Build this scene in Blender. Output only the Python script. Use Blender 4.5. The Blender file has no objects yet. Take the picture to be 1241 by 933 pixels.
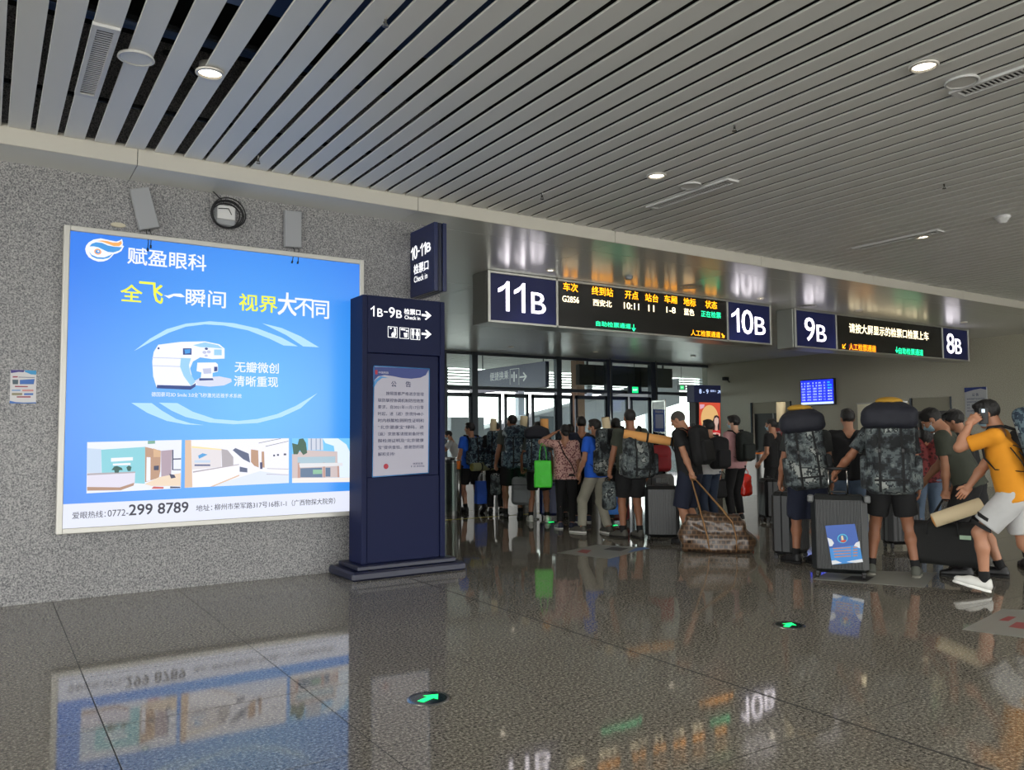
import bpy, math, random
import numpy as np
from mathutils import Vector, Matrix

# ------------------------------------------------------------------ camera
FPX, H = 974.24, 1.47
yaw, pitch, roll = (math.radians(a) for a in (56.77, 3.51, -0.42))
cf = np.array([math.cos(yaw)*math.cos(pitch), math.sin(yaw)*math.cos(pitch), math.sin(pitch)])
cr = np.cross(cf, [0, 0, 1]); cr /= np.linalg.norm(cr); cu = np.cross(cr, cf)
cr, cu = cr*math.cos(roll)+cu*math.sin(roll), cu*math.cos(roll)-cr*math.sin(roll)
CAM = np.array([0, 0, H])
sc = bpy.context.scene
COL = sc.collection
camd = bpy.data.cameras.new('camera'); cam = bpy.data.objects.new('camera', camd); COL.objects.link(cam)
camd.sensor_width = 36; camd.lens = FPX/1241*36; camd.clip_start = .05; camd.clip_end = 400
cam.matrix_world = Matrix(((cr[0], cu[0], -cf[0], 0), (cr[1], cu[1], -cf[1], 0), (cr[2], cu[2], -cf[2], H), (0, 0, 0, 1)))
sc.camera = cam
# ------------------------------------------------------------------ daylight and exposure
w = bpy.data.worlds.new('sky'); sc.world = w; w.use_nodes = True
bg = w.node_tree.nodes['Background']; bg.inputs[0].default_value = (.98, .985, .955, 1); bg.inputs[1].default_value = 5.9
sc.view_settings.view_transform = 'Standard'; sc.view_settings.look = 'None'
sc.view_settings.exposure = 0.0; sc.view_settings.gamma = 1
try: sc.view_settings.use_curve_mapping = False
except Exception: pass
LAMP_W = 90          # each ceiling downlight, watt
AD_E = 1.06           # brightness of the backlit advert

# ------------------------------------------------------------------ pixel helpers (read places off the photograph)
def ray(x, y): return cf+cr*(x-620.5)/FPX-cu*(y-466.5)/FPX
def on(x, y, ax, c):
    d = ray(x, y); t = (c-CAM[ax])/d[ax]; return CAM+d*t
def fl(x, y): return on(x, y, 2, 0)
def beside(x, y, base, off=0.0):
    """point seen at x,y in the upright plane through base that faces the camera, off metres nearer"""
    n = np.array([base[0], base[1], 0.]); L = np.linalg.norm(n); n /= L
    d = ray(x, y); t = (L-off)/(d@n); return CAM+d*t

# ------------------------------------------------------------------ materials
def s2l(c): return tuple(((v/255)/12.92 if v/255 <= .04045 else ((v/255+.055)/1.055)**2.4) for v in c)
MATS = {}
def mat(name, col, rough=.6, metal=0., emis=0., coat=0., spec=.5, alpha=1., trans=0., bump=0., bscale=60., vary=0., vscale=8.):
    if name in MATS: return MATS[name]
    m = bpy.data.materials.new(name); m.use_nodes = True; nt = m.node_tree; b = nt.nodes['Principled BSDF']
    c = (*s2l(col), 1)
    b.inputs['Base Color'].default_value = c; b.inputs['Roughness'].default_value = rough
    b.inputs['Metallic'].default_value = metal; b.inputs['Specular IOR Level'].default_value = spec
    b.inputs['Coat Weight'].default_value = coat; b.inputs['Alpha'].default_value = alpha
    b.inputs['Transmission Weight'].default_value = trans
    if emis: b.inputs['Emission Color'].default_value = c; b.inputs['Emission Strength'].default_value = emis; b.inputs['Base Color'].default_value = (.02, .02, .02, 1)
    tc = None
    if bump or vary: tc = nt.nodes.new('ShaderNodeTexCoord')
    if vary:
        n = nt.nodes.new('ShaderNodeTexNoise'); n.inputs['Scale'].default_value = vscale; n.inputs['Detail'].default_value = 4
        nt.links.new(tc.outputs['Object'], n.inputs['Vector'])
        mx = nt.nodes.new('ShaderNodeMixRGB'); mx.inputs[1].default_value = tuple(v*(1-vary) for v in c[:3])+(1,); mx.inputs[2].default_value = tuple(min(1, v*(1+vary)) for v in c[:3])+(1,)
        nt.links.new(n.outputs[0], mx.inputs[0]); nt.links.new(mx.outputs[0], b.inputs['Base Color'])
    if bump:
        n = nt.nodes.new('ShaderNodeTexNoise'); n.inputs['Scale'].default_value = bscale; n.inputs['Detail'].default_value = 3
        nt.links.new(tc.outputs['Object'], n.inputs['Vector'])
        bp = nt.nodes.new('ShaderNodeBump'); bp.inputs['Strength'].default_value = bump; bp.inputs['Distance'].default_value = .01
        nt.links.new(n.outputs[0], bp.inputs['Height']); nt.links.new(bp.outputs[0], b.inputs['Normal'])
    MATS[name] = m; return m

def granite(name, stops, scale, rough, fine=2.2, spec=.5, coat=0., tone=.12):
    m = bpy.data.materials.new(name); m.use_nodes = True; nt = m.node_tree; b = nt.nodes['Principled BSDF']; L = nt.links.new
    g = nt.nodes.new('ShaderNodeNewGeometry')
    n1 = nt.nodes.new('ShaderNodeTexNoise'); n1.inputs['Scale'].default_value = scale; n1.inputs['Detail'].default_value = 3; n1.inputs['Roughness'].default_value = .75
    L(g.outputs['Position'], n1.inputs['Vector'])
    cr_ = nt.nodes.new('ShaderNodeValToRGB'); cr_.color_ramp.interpolation = 'LINEAR'
    e = cr_.color_ramp.elements
    while len(e) < len(stops): e.new(.5)
    for k, (p, c) in enumerate(stops): e[k].position = p; e[k].color = (*s2l(c), 1)
    L(n1.outputs[0], cr_.inputs[0])
    n2 = nt.nodes.new('ShaderNodeTexNoise'); n2.inputs['Scale'].default_value = .55; n2.inputs['Detail'].default_value = 5; L(g.outputs['Position'], n2.inputs['Vector'])
    oi = nt.nodes.new('ShaderNodeObjectInfo')
    ad = nt.nodes.new('ShaderNodeMath'); ad.operation = 'ADD'; L(n2.outputs[0], ad.inputs[0])
    m1 = nt.nodes.new('ShaderNodeMath'); m1.operation = 'MULTIPLY'; m1.inputs[1].default_value = .4; L(oi.outputs['Random'], m1.inputs[0]); L(m1.outputs[0], ad.inputs[1])
    mr = nt.nodes.new('ShaderNodeMapRange'); mr.inputs[1].default_value = .3; mr.inputs[2].default_value = 1.1; mr.inputs[3].default_value = 1-tone; mr.inputs[4].default_value = 1+tone; L(ad.outputs[0], mr.inputs[0])
    hs = nt.nodes.new('ShaderNodeHueSaturation'); L(cr_.outputs[0], hs.inputs['Color']); L(mr.outputs[0], hs.inputs['Value'])
    L(hs.outputs[0], b.inputs['Base Color']); b.inputs['Roughness'].default_value = rough; b.inputs['Specular IOR Level'].default_value = spec
    b.inputs['Coat Weight'].default_value = coat; b.inputs['Coat Roughness'].default_value = .05
    MATS[name] = m; return m

def camo(name, cols, scale=9., px=55.):
    m = bpy.data.materials.new(name); m.use_nodes = True; nt = m.node_tree; b = nt.nodes['Principled BSDF']; L = nt.links.new
    tc = nt.nodes.new('ShaderNodeTexCoord'); sn = nt.nodes.new('ShaderNodeVectorMath'); sn.operation = 'SNAP'
    sn.inputs[1].default_value = (1/px, 1/px, 1/px); L(tc.outputs['Object'], sn.inputs[0])
    oi = nt.nodes.new('ShaderNodeObjectInfo'); av = nt.nodes.new('ShaderNodeVectorMath'); av.operation = 'ADD'
    L(sn.outputs[0], av.inputs[0]); L(oi.outputs['Location'], av.inputs[1])
    n = nt.nodes.new('ShaderNodeTexNoise'); n.inputs['Scale'].default_value = scale; n.inputs['Detail'].default_value = 3.5; n.inputs['Roughness'].default_value = .62; L(av.outputs[0], n.inputs['Vector'])
    r = nt.nodes.new('ShaderNodeValToRGB'); r.color_ramp.interpolation = 'CONSTANT'; e = r.color_ramp.elements
    while len(e) < len(cols): e.new(.5)
    for k, (p, c) in enumerate(cols): e[k].position = p; e[k].color = (*s2l(c), 1)
    L(n.outputs[0], r.inputs[0]); L(r.outputs[0], b.inputs['Base Color']); b.inputs['Roughness'].default_value = .8
    MATS[name] = m; return m

M = mat
m_wall = granite('wall_granite', [(.32, (50, 50, 54)), (.43, (102, 102, 106)), (.52, (138, 137, 138)), (.68, (178, 176, 174))], 75, .42)
m_wall2 = granite('far_granite', [(.35, (138, 134, 120)), (.5, (166, 162, 145)), (.66, (186, 182, 164))], 55, .3, tone=.05)
m_floor = granite('floor_granite', [(.33, (44, 42, 39)), (.45, (100, 96, 89)), (.54, (122, 118, 109)), (.66, (172, 166, 154))], 60, .05, spec=.37, tone=.06)
m_joint = M('floor_joint', (22, 21, 20), .8)
m_slat = M('ceiling_slat_paint', (222, 222, 219), .42, spec=.4)
m_dark = M('plenum_dark', (16, 18, 22), .9)
m_duct = M('duct_metal', (70, 92, 130), .5, .5)
m_soffit = M('soffit_panel_metal', (240, 241, 236), .24, .33)
m_fascia = M('fascia_metal', (196, 192, 182), .45, .1)
m_white = M('white_plastic', (205, 205, 205), .5)
m_grey = M('grey_plastic', (150, 152, 156), .5)
m_alu = M('aluminium', (185, 185, 180), .3, .85)
m_steel = M('brushed_steel', (150, 150, 148), .24, .95)
m_navy = M('navy_enamel', (26, 36, 78), .32)
m_navyd = M('navy_enamel_dark', (16, 22, 48), .32)
m_black = M('black_plastic', (14, 14, 16), .45)
m_frame = M('door_frame_metal', (58, 64, 70), .35, .6)
m_glass = bpy.data.materials.new('clear_glass'); m_glass.use_nodes = True; nt = m_glass.node_tree; nt.nodes.clear(); MATS['clear_glass'] = m_glass
_o, _t, _g, _m, _f = (nt.nodes.new(k) for k in ('ShaderNodeOutputMaterial', 'ShaderNodeBsdfTransparent', 'ShaderNodeBsdfGlossy', 'ShaderNodeMixShader', 'ShaderNodeFresnel'))
_t.inputs[0].default_value = (.86, .92, .9, 1); _g.inputs['Roughness'].default_value = .02; _f.inputs[0].default_value = 1.35
nt.links.new(_f.outputs[0], _m.inputs[0]); nt.links.new(_t.outputs[0], _m.inputs[1]); nt.links.new(_g.outputs[0], _m.inputs[2]); nt.links.new(_m.outputs[0], _o.inputs[0])
m_ledoff = M('led_screen_black', (20, 19, 17), .25)
m_cable = M('black_cable', (14, 14, 20), .5)

# ------------------------------------------------------------------ mesh builder
def tag(o, label=None, cat=None, group=None, kind=None):
    if label: o['label'] = label
    if cat: o['category'] = cat
    if group: o['group'] = group
    if kind: o['kind'] = kind
    return o
def link(name, me, parent=None):
    o = bpy.data.objects.new(name, me); COL.objects.link(o)
    if parent is not None: o.parent = parent
    return o
def empty(name, loc=(0, 0, 0), rz=0., label=None, cat=None, group=None):
    o = bpy.data.objects.new(name, None); COL.objects.link(o); o.location = Vector([float(v) for v in loc]); o.rotation_euler = (0, 0, rz); o.empty_display_size = .1
    return tag(o, label, cat, group)
def npmesh(name, V, Q, mats, smooth=True):
    me = bpy.data.meshes.new(name); V = np.ascontiguousarray(V, np.float32); Q = np.ascontiguousarray(Q, np.int32)
    k = Q.shape[1]
    me.vertices.add(len(V)); me.vertices.foreach_set('co', V.ravel())
    me.loops.add(Q.size); me.loops.foreach_set('vertex_index', Q.ravel())
    me.polygons.add(len(Q)); me.polygons.foreach_set('loop_start', np.arange(0, Q.size, k, dtype=np.int32))
    if smooth: me.polygons.foreach_set('use_smooth', np.ones(len(Q), bool))
    me.update(calc_edges=True)
    for m_ in (mats if isinstance(mats, (list, tuple)) else [mats]): me.materials.append(m_)
    return me
class MB:
    def __init__(s): s.parts = []; s.v = []; s.f = []; s.mi = []; s.sm = []; s.mats = []
    def m(s, mt):
        if mt not in s.mats: s.mats.append(mt)
        return s.mats.index(mt)
    def add(s, vs, fs, mt, smooth=False):
        o = len(s.v); k = s.m(mt); s.v += [tuple(map(float, v)) for v in vs]
        for f in fs: s.f.append(tuple(o+int(i) for i in f)); s.mi.append(k); s.sm.append(smooth)
        return s
    def box(s, x0, x1, y0, y1, z0, z1, mt, bev=0.):
        if x0 > x1: x0, x1 = x1, x0
        if y0 > y1: y0, y1 = y1, y0
        if z0 > z1: z0, z1 = z1, z0
        b = min(bev, (x1-x0)*.45, (y1-y0)*.45, (z1-z0)*.45)
        if b <= 0:
            vs = [(x, y, z) for x in (x0, x1) for y in (y0, y1) for z in (z0, z1)]
            return s.add(vs, [(0, 1, 3, 2), (4, 6, 7, 5), (0, 4, 5, 1), (2, 3, 7, 6), (0, 2, 6, 4), (1, 5, 7, 3)], mt)
        vs = []; idx = {}
        for ix, x in enumerate((x0, x1)):
            for iy, y in enumerate((y0, y1)):
                for iz, z in enumerate((z0, z1)):
                    sx, sy, sz = (1-2*ix), (1-2*iy), (1-2*iz)
                    idx[ix, iy, iz] = len(vs)
                    vs += [(x, y+sy*b, z+sz*b), (x+sx*b, y, z+sz*b), (x+sx*b, y+sy*b, z)]
        g = lambda i, j, k, a: idx[i, j, k]+a
        fs = [(g(0, 0, 0, 0), g(0, 0, 1, 0), g(0, 1, 1, 0), g(0, 1, 0, 0)), (g(1, 0, 0, 0), g(1, 1, 0, 0), g(1, 1, 1, 0), g(1, 0, 1, 0)),
              (g(0, 0, 0, 1), g(1, 0, 0, 1), g(1, 0, 1, 1), g(0, 0, 1, 1)), (g(0, 1, 0, 1), g(0, 1, 1, 1), g(1, 1, 1, 1), g(1, 1, 0, 1)),
              (g(0, 0, 0, 2), g(0, 1, 0, 2), g(1, 1, 0, 2), g(1, 0, 0, 2)), (g(0, 0, 1, 2), g(1, 0, 1, 2), g(1, 1, 1, 2), g(0, 1, 1, 2))]
        for i in (0, 1):
            for j in (0, 1):
                fs += [(g(i, j, 0, 0), g(i, j, 1, 0), g(i, j, 1, 1), g(i, j, 0, 1)), (g(i, 0, j, 0), g(i, 1, j, 0), g(i, 1, j, 2), g(i, 0, j, 2)), (g(0, i, j, 1), g(1, i, j, 1), g(1, i, j, 2), g(0, i, j, 2))]
                for k in (0, 1): fs.append((g(i, j, k, 0), g(i, j, k, 1), g(i, j, k, 2)))
        return s.add(vs, fs, mt)
    def tube(s, pts, r, mt, n=8, flat=None, caps=True):
        P = [Vector([float(c) for c in p]) for p in pts]; R = r if isinstance(r, (list, tuple)) else [r]*len(P)
        vs = []; pn = None
        for i, p in enumerate(P):
            t = (P[min(i+1, len(P)-1)]-P[max(i-1, 0)]).normalized()
            if pn is None:
                a = Vector((0, 0, 1)) if abs(t.z) < .9 else Vector((1, 0, 0)); pn = t.cross(a).normalized()
            pn = (pn-t*pn.dot(t)).normalized(); bn = t.cross(pn)
            for k in range(n):
                an = 2*math.pi*k/n; vs.append(p+pn*math.cos(an)*R[i]+bn*math.sin(an)*R[i]*(flat or 1))
        fs = [(i*n+k, i*n+(k+1) % n, (i+1)*n+(k+1) % n, (i+1)*n+k) for i in range(len(P)-1) for k in range(n)]
        if caps: fs += [tuple(range(n))[::-1], tuple((len(P)-1)*n+k for k in range(n))]
        return s.add(vs, fs, mt, True)
    def disc(s, c, r, z0, z1, mt, n=24, r2=None):
        r2 = r if r2 is None else r2
        vs = [(c[0]+r*math.cos(2*math.pi*k/n), c[1]+r*math.sin(2*math.pi*k/n), z0) for k in range(n)]+[(c[0]+r2*math.cos(2*math.pi*k/n), c[1]+r2*math.sin(2*math.pi*k/n), z1) for k in range(n)]
        return s.add(vs, [(k, (k+1) % n, n+(k+1) % n, n+k) for k in range(n)]+[tuple(range(n))[::-1], tuple(range(n, 2*n))], mt)
    def build(s, name, parent=None, loc=None):
        me = bpy.data.meshes.new(name); vs = s.v
        if loc is not None: vs = [(a-loc[0], b-loc[1], c-loc[2]) for a, b, c in vs]
        me.from_pydata(vs, [], s.f)
        for m_ in s.mats: me.materials.append(m_)
        me.polygons.foreach_set('material_index', s.mi); me.polygons.foreach_set('use_smooth', s.sm); me.update()
        o = link(name, me, parent)
        if loc is not None and parent is None: o.location = loc
        return o
def box(name, b, mt, parent=None, bev=0., kind=None):
    o = MB().box(*b, mt, bev).build(name, parent); tag(o, kind=kind); return o
def rel(b, L): return (b[0]-L[0], b[1]-L[0], b[2]-L[1], b[3]-L[1], b[4]-L[2], b[5]-L[2])

# ------------------------------------------------------------------ lettering
_tc = {}
def text_geo(s):
    k = s
    if s == '1': return np.array([(.68, 0), (1, 0), (1, 1), (.78, 1), (.55, .87), (0, .73), (0, .60), (.4, .68), (.68, .81)]), [(0, 1, 2, 3, 4, 5, 6, 7, 8)]
    if k in _tc: return _tc[k]
    cu_ = bpy.data.curves.new('t', 'FONT'); cu_.body = s; cu_.resolution_u = 3; cu_.size = 1
    o = bpy.data.objects.new('t', cu_); COL.objects.link(o); bpy.context.view_layer.update()
    me = o.evaluated_get(bpy.context.evaluated_depsgraph_get()).to_mesh()
    V = np.array([v.co[:2] for v in me.vertices]); F = [tuple(p.vertices) for p in me.polygons]
    o.evaluated_get(bpy.context.evaluated_depsgraph_get()).to_mesh_clear(); bpy.data.objects.remove(o); bpy.data.curves.remove(cu_)
    lo = V.min(0); sz = V.max(0)-lo; _tc[k] = ((V-lo)/sz, F); return _tc[k]
class Plane:
    """upright plane: origin o, reading direction ux, outward normal n; v is height"""
    def __init__(s, o, ux, n): s.o = np.array(o, float); s.ux = np.array(ux, float); s.n = np.array(n, float)
    def px(s, x, y):
        d = ray(x, y); t = ((s.o-CAM)@s.n)/(d@s.n); P = CAM+d*t; return (P-s.o)@s.ux, P[2]-s.o[2]
    def P(s, u, v, off=0.): return s.o+s.ux*u+np.array([0, 0, v])+s.n*off
    def text(s, mb, t, u0, v0, u1, v1, mt, bold=.0, off=.003):
        V, F = text_geo(t); part = MB(); mb.parts.append(part); r_ = bold*.6*abs(v1-v0)
        for k, (du, dv) in enumerate(((0, 0),) if bold < .009 else ((-r_, 0), (r_, 0)) if bold < .013 else ((-r_, -r_), (r_, -r_), (-r_, r_), (r_, r_), (0, 0))):
            part.add([s.P(u0+a*(u1-u0)+du*(0 if t == '1' else 1), v0+b*(v1-v0)+dv, off+k*.0001) for a, b in V], F, mt)
            if t == '1': break
    def tpx(s, mb, t, xl, yt, yb, xr, mt, bold=0., off=.003, yr=None):
        u0, v1 = s.px(xl, yt); _, v0 = s.px(xl, yb); u1, _ = s.px(xr, (yt+yb)/2 if yr is None else yr); s.text(mb, t, u0, v0, u1, v1, mt, bold, off)
    def poly(s, mb, pts, mt, off=.002):
        vs = [s.P(u, v, off) for u, v in pts]; mb.add(vs, [tuple(range(len(vs)))], mt)
    def ppx(s, mb, pts, mt, off=.002, c=(0, 0, 1)): s.poly(mb, [s.px(c[0]+x/c[2], c[1]+y/c[2]) for x, y in pts], mt, off)
    def ell(s, mb, cu_, cv, ru, rv, mt, off=.003, n=28): s.poly(mb, [(cu_+ru*math.cos(2*math.pi*k/n), cv+rv*math.sin(2*math.pi*k/n)) for k in range(n)], mt, off)
    def rect(s, mb, u0, v0, u1, v1, mt, off=.002): s.poly(mb, [(u0, v0), (u1, v0), (u1, v1), (u0, v1)], mt, off)
def E(name, c, e=1.): return mat('glow_'+name, c, .5, emis=e)

# ================================================================== THE BUILDING
ZC, ZS = 4.10, 3.95                  # slat ceiling, metal soffit
YW, XE = 8.41, 4.49                  # left wall face and its end
YB, YF, XR = 7.90, 20.7, 22.2        # soffit edge, glass front, right wall
X0, Y0 = -9., -9.
# floor of square stone tiles
TX, TY, OX, OY = 1.0505, 1.0255, 3.70, 2.575
fb = MB().box(-40, 60, -40, 70, -.3, -.0012, m_joint).build('floor'); tag(fb, kind='structure')
MB().box(-40, 60, -40, -9.5, -.02, 0, M('bounce_ground_pale', (200, 198, 190), .8)).box(-40, -9.5, -9.5, 30, -.02, 0, M('bounce_ground_pale', 0)).build('bounce_ground', fb)  # unseen pale ground added outside the hall to bounce daylight onto the ceiling
ME_T = None
for i in range(-4, 12):
    for j in range(-3, 12):
        x, y = OX+i*TX, OY+j*TY
        if x < -1.6 or x > 15 or (x > 13 and y < 0): continue
        if ME_T is None:
            mb = MB().box(.0028, TX-.0028, .0035, TY-.0035, -.03, 0, m_floor, .0006); o = mb.build('tile', fb); ME_T = o.data
        else: o = link('tile', ME_T, fb)
        o.location = (x, y, 0)
MB().box(OX-.007, OX+.007, -.5, YF, -.001, .0006, m_joint).build('joint_strip', fb)
xa, xb, ya, yb = OX-5*TX, OX+11*TX, OY-3*TY, OY+12*TY
xa = min(OX+i*TX for i in range(-4, 12) if OX+i*TX >= -1.6); xb = max(OX+i*TX for i in range(-4, 12) if OX+i*TX <= 15)+TX
mb = MB().box(-9.5, xa, -9.5, YF, -.03, 0, m_floor).box(xb, XR+8, -9.5, YF, -.03, 0, m_floor).box(xa, xb, -9.5, ya, -.03, 0, m_floor).box(xa, xb, yb, YF, -.03, 0, m_floor).box(xa-16, 60, YF, 34, -.03, 0, m_floor)
o = mb.build('paving', fb)
# walls
o = box('wall_left', (X0, XE, YW, YF, 0, 5.4), m_wall, kind='structure')
o = MB().box(XR, XR+.4, Y0, 20.3, 2.75, 5.4, m_wall2)
doors = [(18.25, 19.9), (12.7, 13.85), (15.2, 16.3)]
dtop = [2.62, 2.5, 2.4]
segs = [(Y0, 11.95, 0, 2.75)]
ys = [Y0, 11.9, 13.0, 17.15, 18.75, 30.]
o.box(XR, XR+.4, Y0, 11.9, 0, 2.75, m_wall2).box(XR, XR+.4, 11.9, 13.0, 2.42, 2.75, m_wall2).box(XR, XR+.4, 13.0, 17.15, 0, 2.75, m_wall2).box(XR, XR+.4, 17.15, 18.75, 2.5, 2.75, m_wall2).box(XR, XR+.4, 18.75, 20.3, 0, 2.75, m_wall2).box(XR, XR+.4, 20.3, YF+.3, 0, 5.4, m_wall2)
tag(o.build('wall_right'), kind='structure')
m_recess = M('recess_paint', (150, 146, 130), .6); m_shut = M('shutter_grey', (62, 62, 62), .4, .3)
for n, (a, b, zt) in enumerate(((11.9, 13.0, 2.42), (17.15, 18.75, 2.5))):
    r_ = empty('door_%d' % (n+1), (XR, a, 0)); tag(r_, kind='structure')
    L = (XR, a, 0)
    MB().box(.05, .4, 0, b-a, zt-.38, zt, m_recess).build('lintel', r_)
    for k in range(2):
        wdt = (b-a)/2; p = MB().box(.12, .16, .01+k*wdt, wdt*(k+1)-.01, 0, zt-.38, m_shut, .004).build('door_leaf', r_)
        MB().tube([(.11, wdt+(.06 if k else -.06), .9), (.08, wdt+(.06 if k else -.06), .92), (.08, wdt+(.06 if k else -.06), 1.2), (.11, wdt+(.06 if k else -.06), 1.22)], .012, m_steel).build('handle', p)
    MB().box(-.01, .06, -.05, 0, 0, zt, m_frame).box(-.01, .06, b-a, b-a+.05, 0, zt, m_frame).build('door_frame', r_)
# ceiling: dark deck above, slats as single pieces
ce = empty('ceiling', (0, 0, ZC)); tag(ce, kind='structure')
MB().box(X0-1, 24, Y0, YF+.1, 5.4, 5.6, m_dark).box(X0, X0+.1, Y0, YF, 4.2, 5.4, m_dark).box(X0, 24, Y0, Y0+.1, 4.2, 5.4, m_dark).build('deck', ce, None)
for c in ce.children: c.location = (0, 0, -ZC)
def slat_mesh(w_):
    mb = MB(); y0, y1 = Y0+.2, YB-.003; e = .012
    pr = [(0, .014), (0, .003), (.003, 0), (w_-.003, 0), (w_, .003), (w_, .014)]
    n = len(pr); vs = [(a, y0, z) for a, z in pr]+[(a, y1, z) for a, z in pr]
    mb.add(vs, [(i, i+1, n+i+1, n+i) for i in range(n-1)], m_slat); mb.add([(0, y0, .014), (w_, y0, .014), (w_, y1, .014), (0, y1, .014)], [(0, 1, 2, 3)], m_slat)
    return mb.build('ceiling_slat', ce)
first = slat_mesh(.162); PIT = .2105
starts = []
x = .5
gaps_left = {}
xs = [.092, .294, .506]                       # right edges of the first gaps
x = .092
while x > X0+.3: starts.append(x-PIT+.0+.0); x -= PIT
seq = [.092, .294, .506, .745, .993, 1.241, 1.498]
for q in seq: starts.append(q)
x = 1.691
while x < XR-.1: starts.append(x); x += PIT
first.location = (starts[0], 0, 0)
for q in starts[1:]:
    o = link('ceiling_slat', first.data, ce); o.location = (q, 0, 0)
# carriers and ducts in the void above the slats
mb = MB()
for k in range(12): mb.box(X0+.2, XR, -8+k*1.5, -8+k*1.5+.03, ZC+.04, ZC+.07, m_dark)
o = mb.build('carrier_rail', ce); o.location = (0, 0, -ZC)
mb = MB().box(-.2, 3.2, 4.75, 5.55, ZC+.35, ZC+.8, m_duct).box(-3, 6, 1.6, 2.3, ZC+.5, ZC+.9, m_duct).tube([(-4, 6.4, ZC+.45), (3, 6.4, ZC+.45)], .05, m_duct).tube([(1.0, 6.0, ZC+.1), (1.1, 6.2, ZC+.2), (1.3, 6.3, ZC+.1), (1.5, 6.5, ZC+.2)], .02, m_cable)
o = mb.build('duct', ce); o.location = (0, 0, -ZC)
# fascia and soffit in separate metal panels
so = empty('trim_1', (0, YB, ZS)); tag(so, kind='structure')
PW = 2.85; k0 = [1.10+PW*k for k in range(-5, 9)]
for a in k0:
    MB().box(a+.003, a+PW-.003, 0, .02, .0, ZC-ZS+.03, m_fascia).build('fascia_panel', so)
    prev = .0165
    for yb_ in (YW+.02-YB, 3.55, 6.4, 9.6, YF-YB):
        o = MB().box(a+.003, a+PW-.003, prev+.004, yb_-.004, 0, .02, m_soffit).build('soffit_panel', so)
        prev = yb_
        if a+PW < XE-.2: break
    
MB().box(X0, XR, .03, YF-YB, .03, .06, m_dark).build('backing', so)

# ================================================================== GLASS FRONT
gf = empty('window_1', (XE, YF, 0)); tag(gf, kind='structure')
def gpart(name, x0, x1, z0, z1, mt, y=(0, .09), bev=.004): return MB().box(x0-XE, x1-XE, y[0], y[1], z0, z1, mt, bev).build(name, gf)
mull = [on(x, 450, 1, YF)[0] for x in (537, 575, 677, 738, 792, 868)]
for x_, w_ in zip(mull, (.2, .2, .2, .24, .3, .3)): gpart('mullion', x_-w_/2, x_+w_/2, 0, ZS, m_frame, (-.04, .14))
gpart('transom', XE, XR, ZS-.09, ZS, m_frame); gpart('transom', XE, XR, 2.82, 2.92, m_frame)
for a, b in zip([XE]+mull[:-1], mull):
    if b-a < .3: continue
    gpart('pane', a+.08, b-.1, 2.92, ZS-.09, m_glass, (.04, .05), 0)
# door leaves below the transom, each with its own frame and pane
dx = [x_ for x_ in (537, 574, 610, 643, 677, 696, 738, 763, 790)]
for a, b in zip(dx[:-1], dx[1:]):
    xa_, xb_ = on(a, 480, 1, YF)[0]+.06, on(b, 480, 1, YF)[0]-.06
    L = (xa_-XE, 0, 0); d = empty('door_leaf', L); d.parent = gf
    ww = xb_-xa_
    mb = MB().box(0, .09, .01, .07, 0, 2.72, m_frame, .004).box(ww-.09, ww, .01, .07, 0, 2.72, m_frame, .004).box(0, ww, .01, .07, 2.6, 2.72, m_frame, .004).box(0, ww, .01, .07, 0, .16, m_frame, .004)
    mb.build('frame', d)
    MB().box(.09, ww-.09, .035, .045, .16, 2.6, m_glass).build('pane', d)
    MB().tube([(ww-.13, -.01, .8), (ww-.13, -.05, .85), (ww-.13, -.05, 1.5), (ww-.13, -.01, 1.55)], .014, m_steel).build('handle', d)
gpart('pane', mull[4]+.1, mull[5]-.1, .1, 2.82, m_glass, (.04, .05), 0)
# slim steel poles standing before the doors
for px_ in (740, 795.5):
    p = on(px_, 478, 1, YF-.35); o = MB().tube([(p[0], p[1], 0), (p[0], p[1], ZS)], .022, m_steel).disc((p[0], p[1]), .08, 0, .015, m_steel).build('steel_pole')
    tag(o, 'thin full height steel pole before the glass doors, '+('left one' if px_ < 760 else 'right one by the open door'), 'pole')
# open glass door leaf
p = on(790, 490, 1, YF-.1); q = on(811, 490, 1, YF-1.3)
d = empty('door_leaf', (p[0]-XE, p[1]-YF, 0)); d.parent = gf; d.rotation_euler = (0, 0, math.atan2(q[1]-p[1], q[0]-p[0])); ww = 1.0
MB().box(0, .07, -.02, .02, 0, 2.6, m_steel, .004).box(ww-.07, ww, -.02, .02, 0, 2.6, m_steel, .004).box(0, ww, -.02, .02, 2.53, 2.6, m_steel, .004).box(0, ww, -.02, .02, 0, .1, m_steel, .004).build('frame', d)
MB().box(.07, ww-.07, -.005, .005, .1, 2.53, m_glass).build('pane', d)

# ---- what stands beyond the glass: platform bridge in daylight
far = empty('wall_far', (12, 26, 0)); tag(far, kind='structure')
m_farw = M('far_white', (190, 194, 200), .6); m_farg = M('far_grey', (176, 182, 194), .6); m_louv = M('louvre_white', (205, 208, 205), .5)
def fp(name, b, mt, bev=0.): return MB().box(*rel(b, (12, 26, 0)), mt, bev).build(name, far)
fp('roof', (5, 60, YF+.2, 33, 5.3, 5.5), m_farw)
for k in range(64): fp('roof_slat', (5+k*.45, 5+k*.45+.36, YF+.2, 32.2, 4.55, 4.6), m_slat)
fp('beam', (5, 60, 32.2, 32.5, 4.75, 5.3), m_farw)
for k in range(9): fp('louvre', (5, 50, 32.1, 32.3, 3.7+k*.14, 3.76+k*.14), m_louv)
fp('louvre_rail', (5, 50, 32.15, 32.35, 3.5, 3.62), m_frame)
for k in range(7): fp('column', (13+k*4.2, 13.35+k*4.2, 32.1, 32.4, 0, 4.8), m_farg)
fp('parapet', (5, 50, 32.2, 32.3, 0, .95), m_farg)
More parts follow.
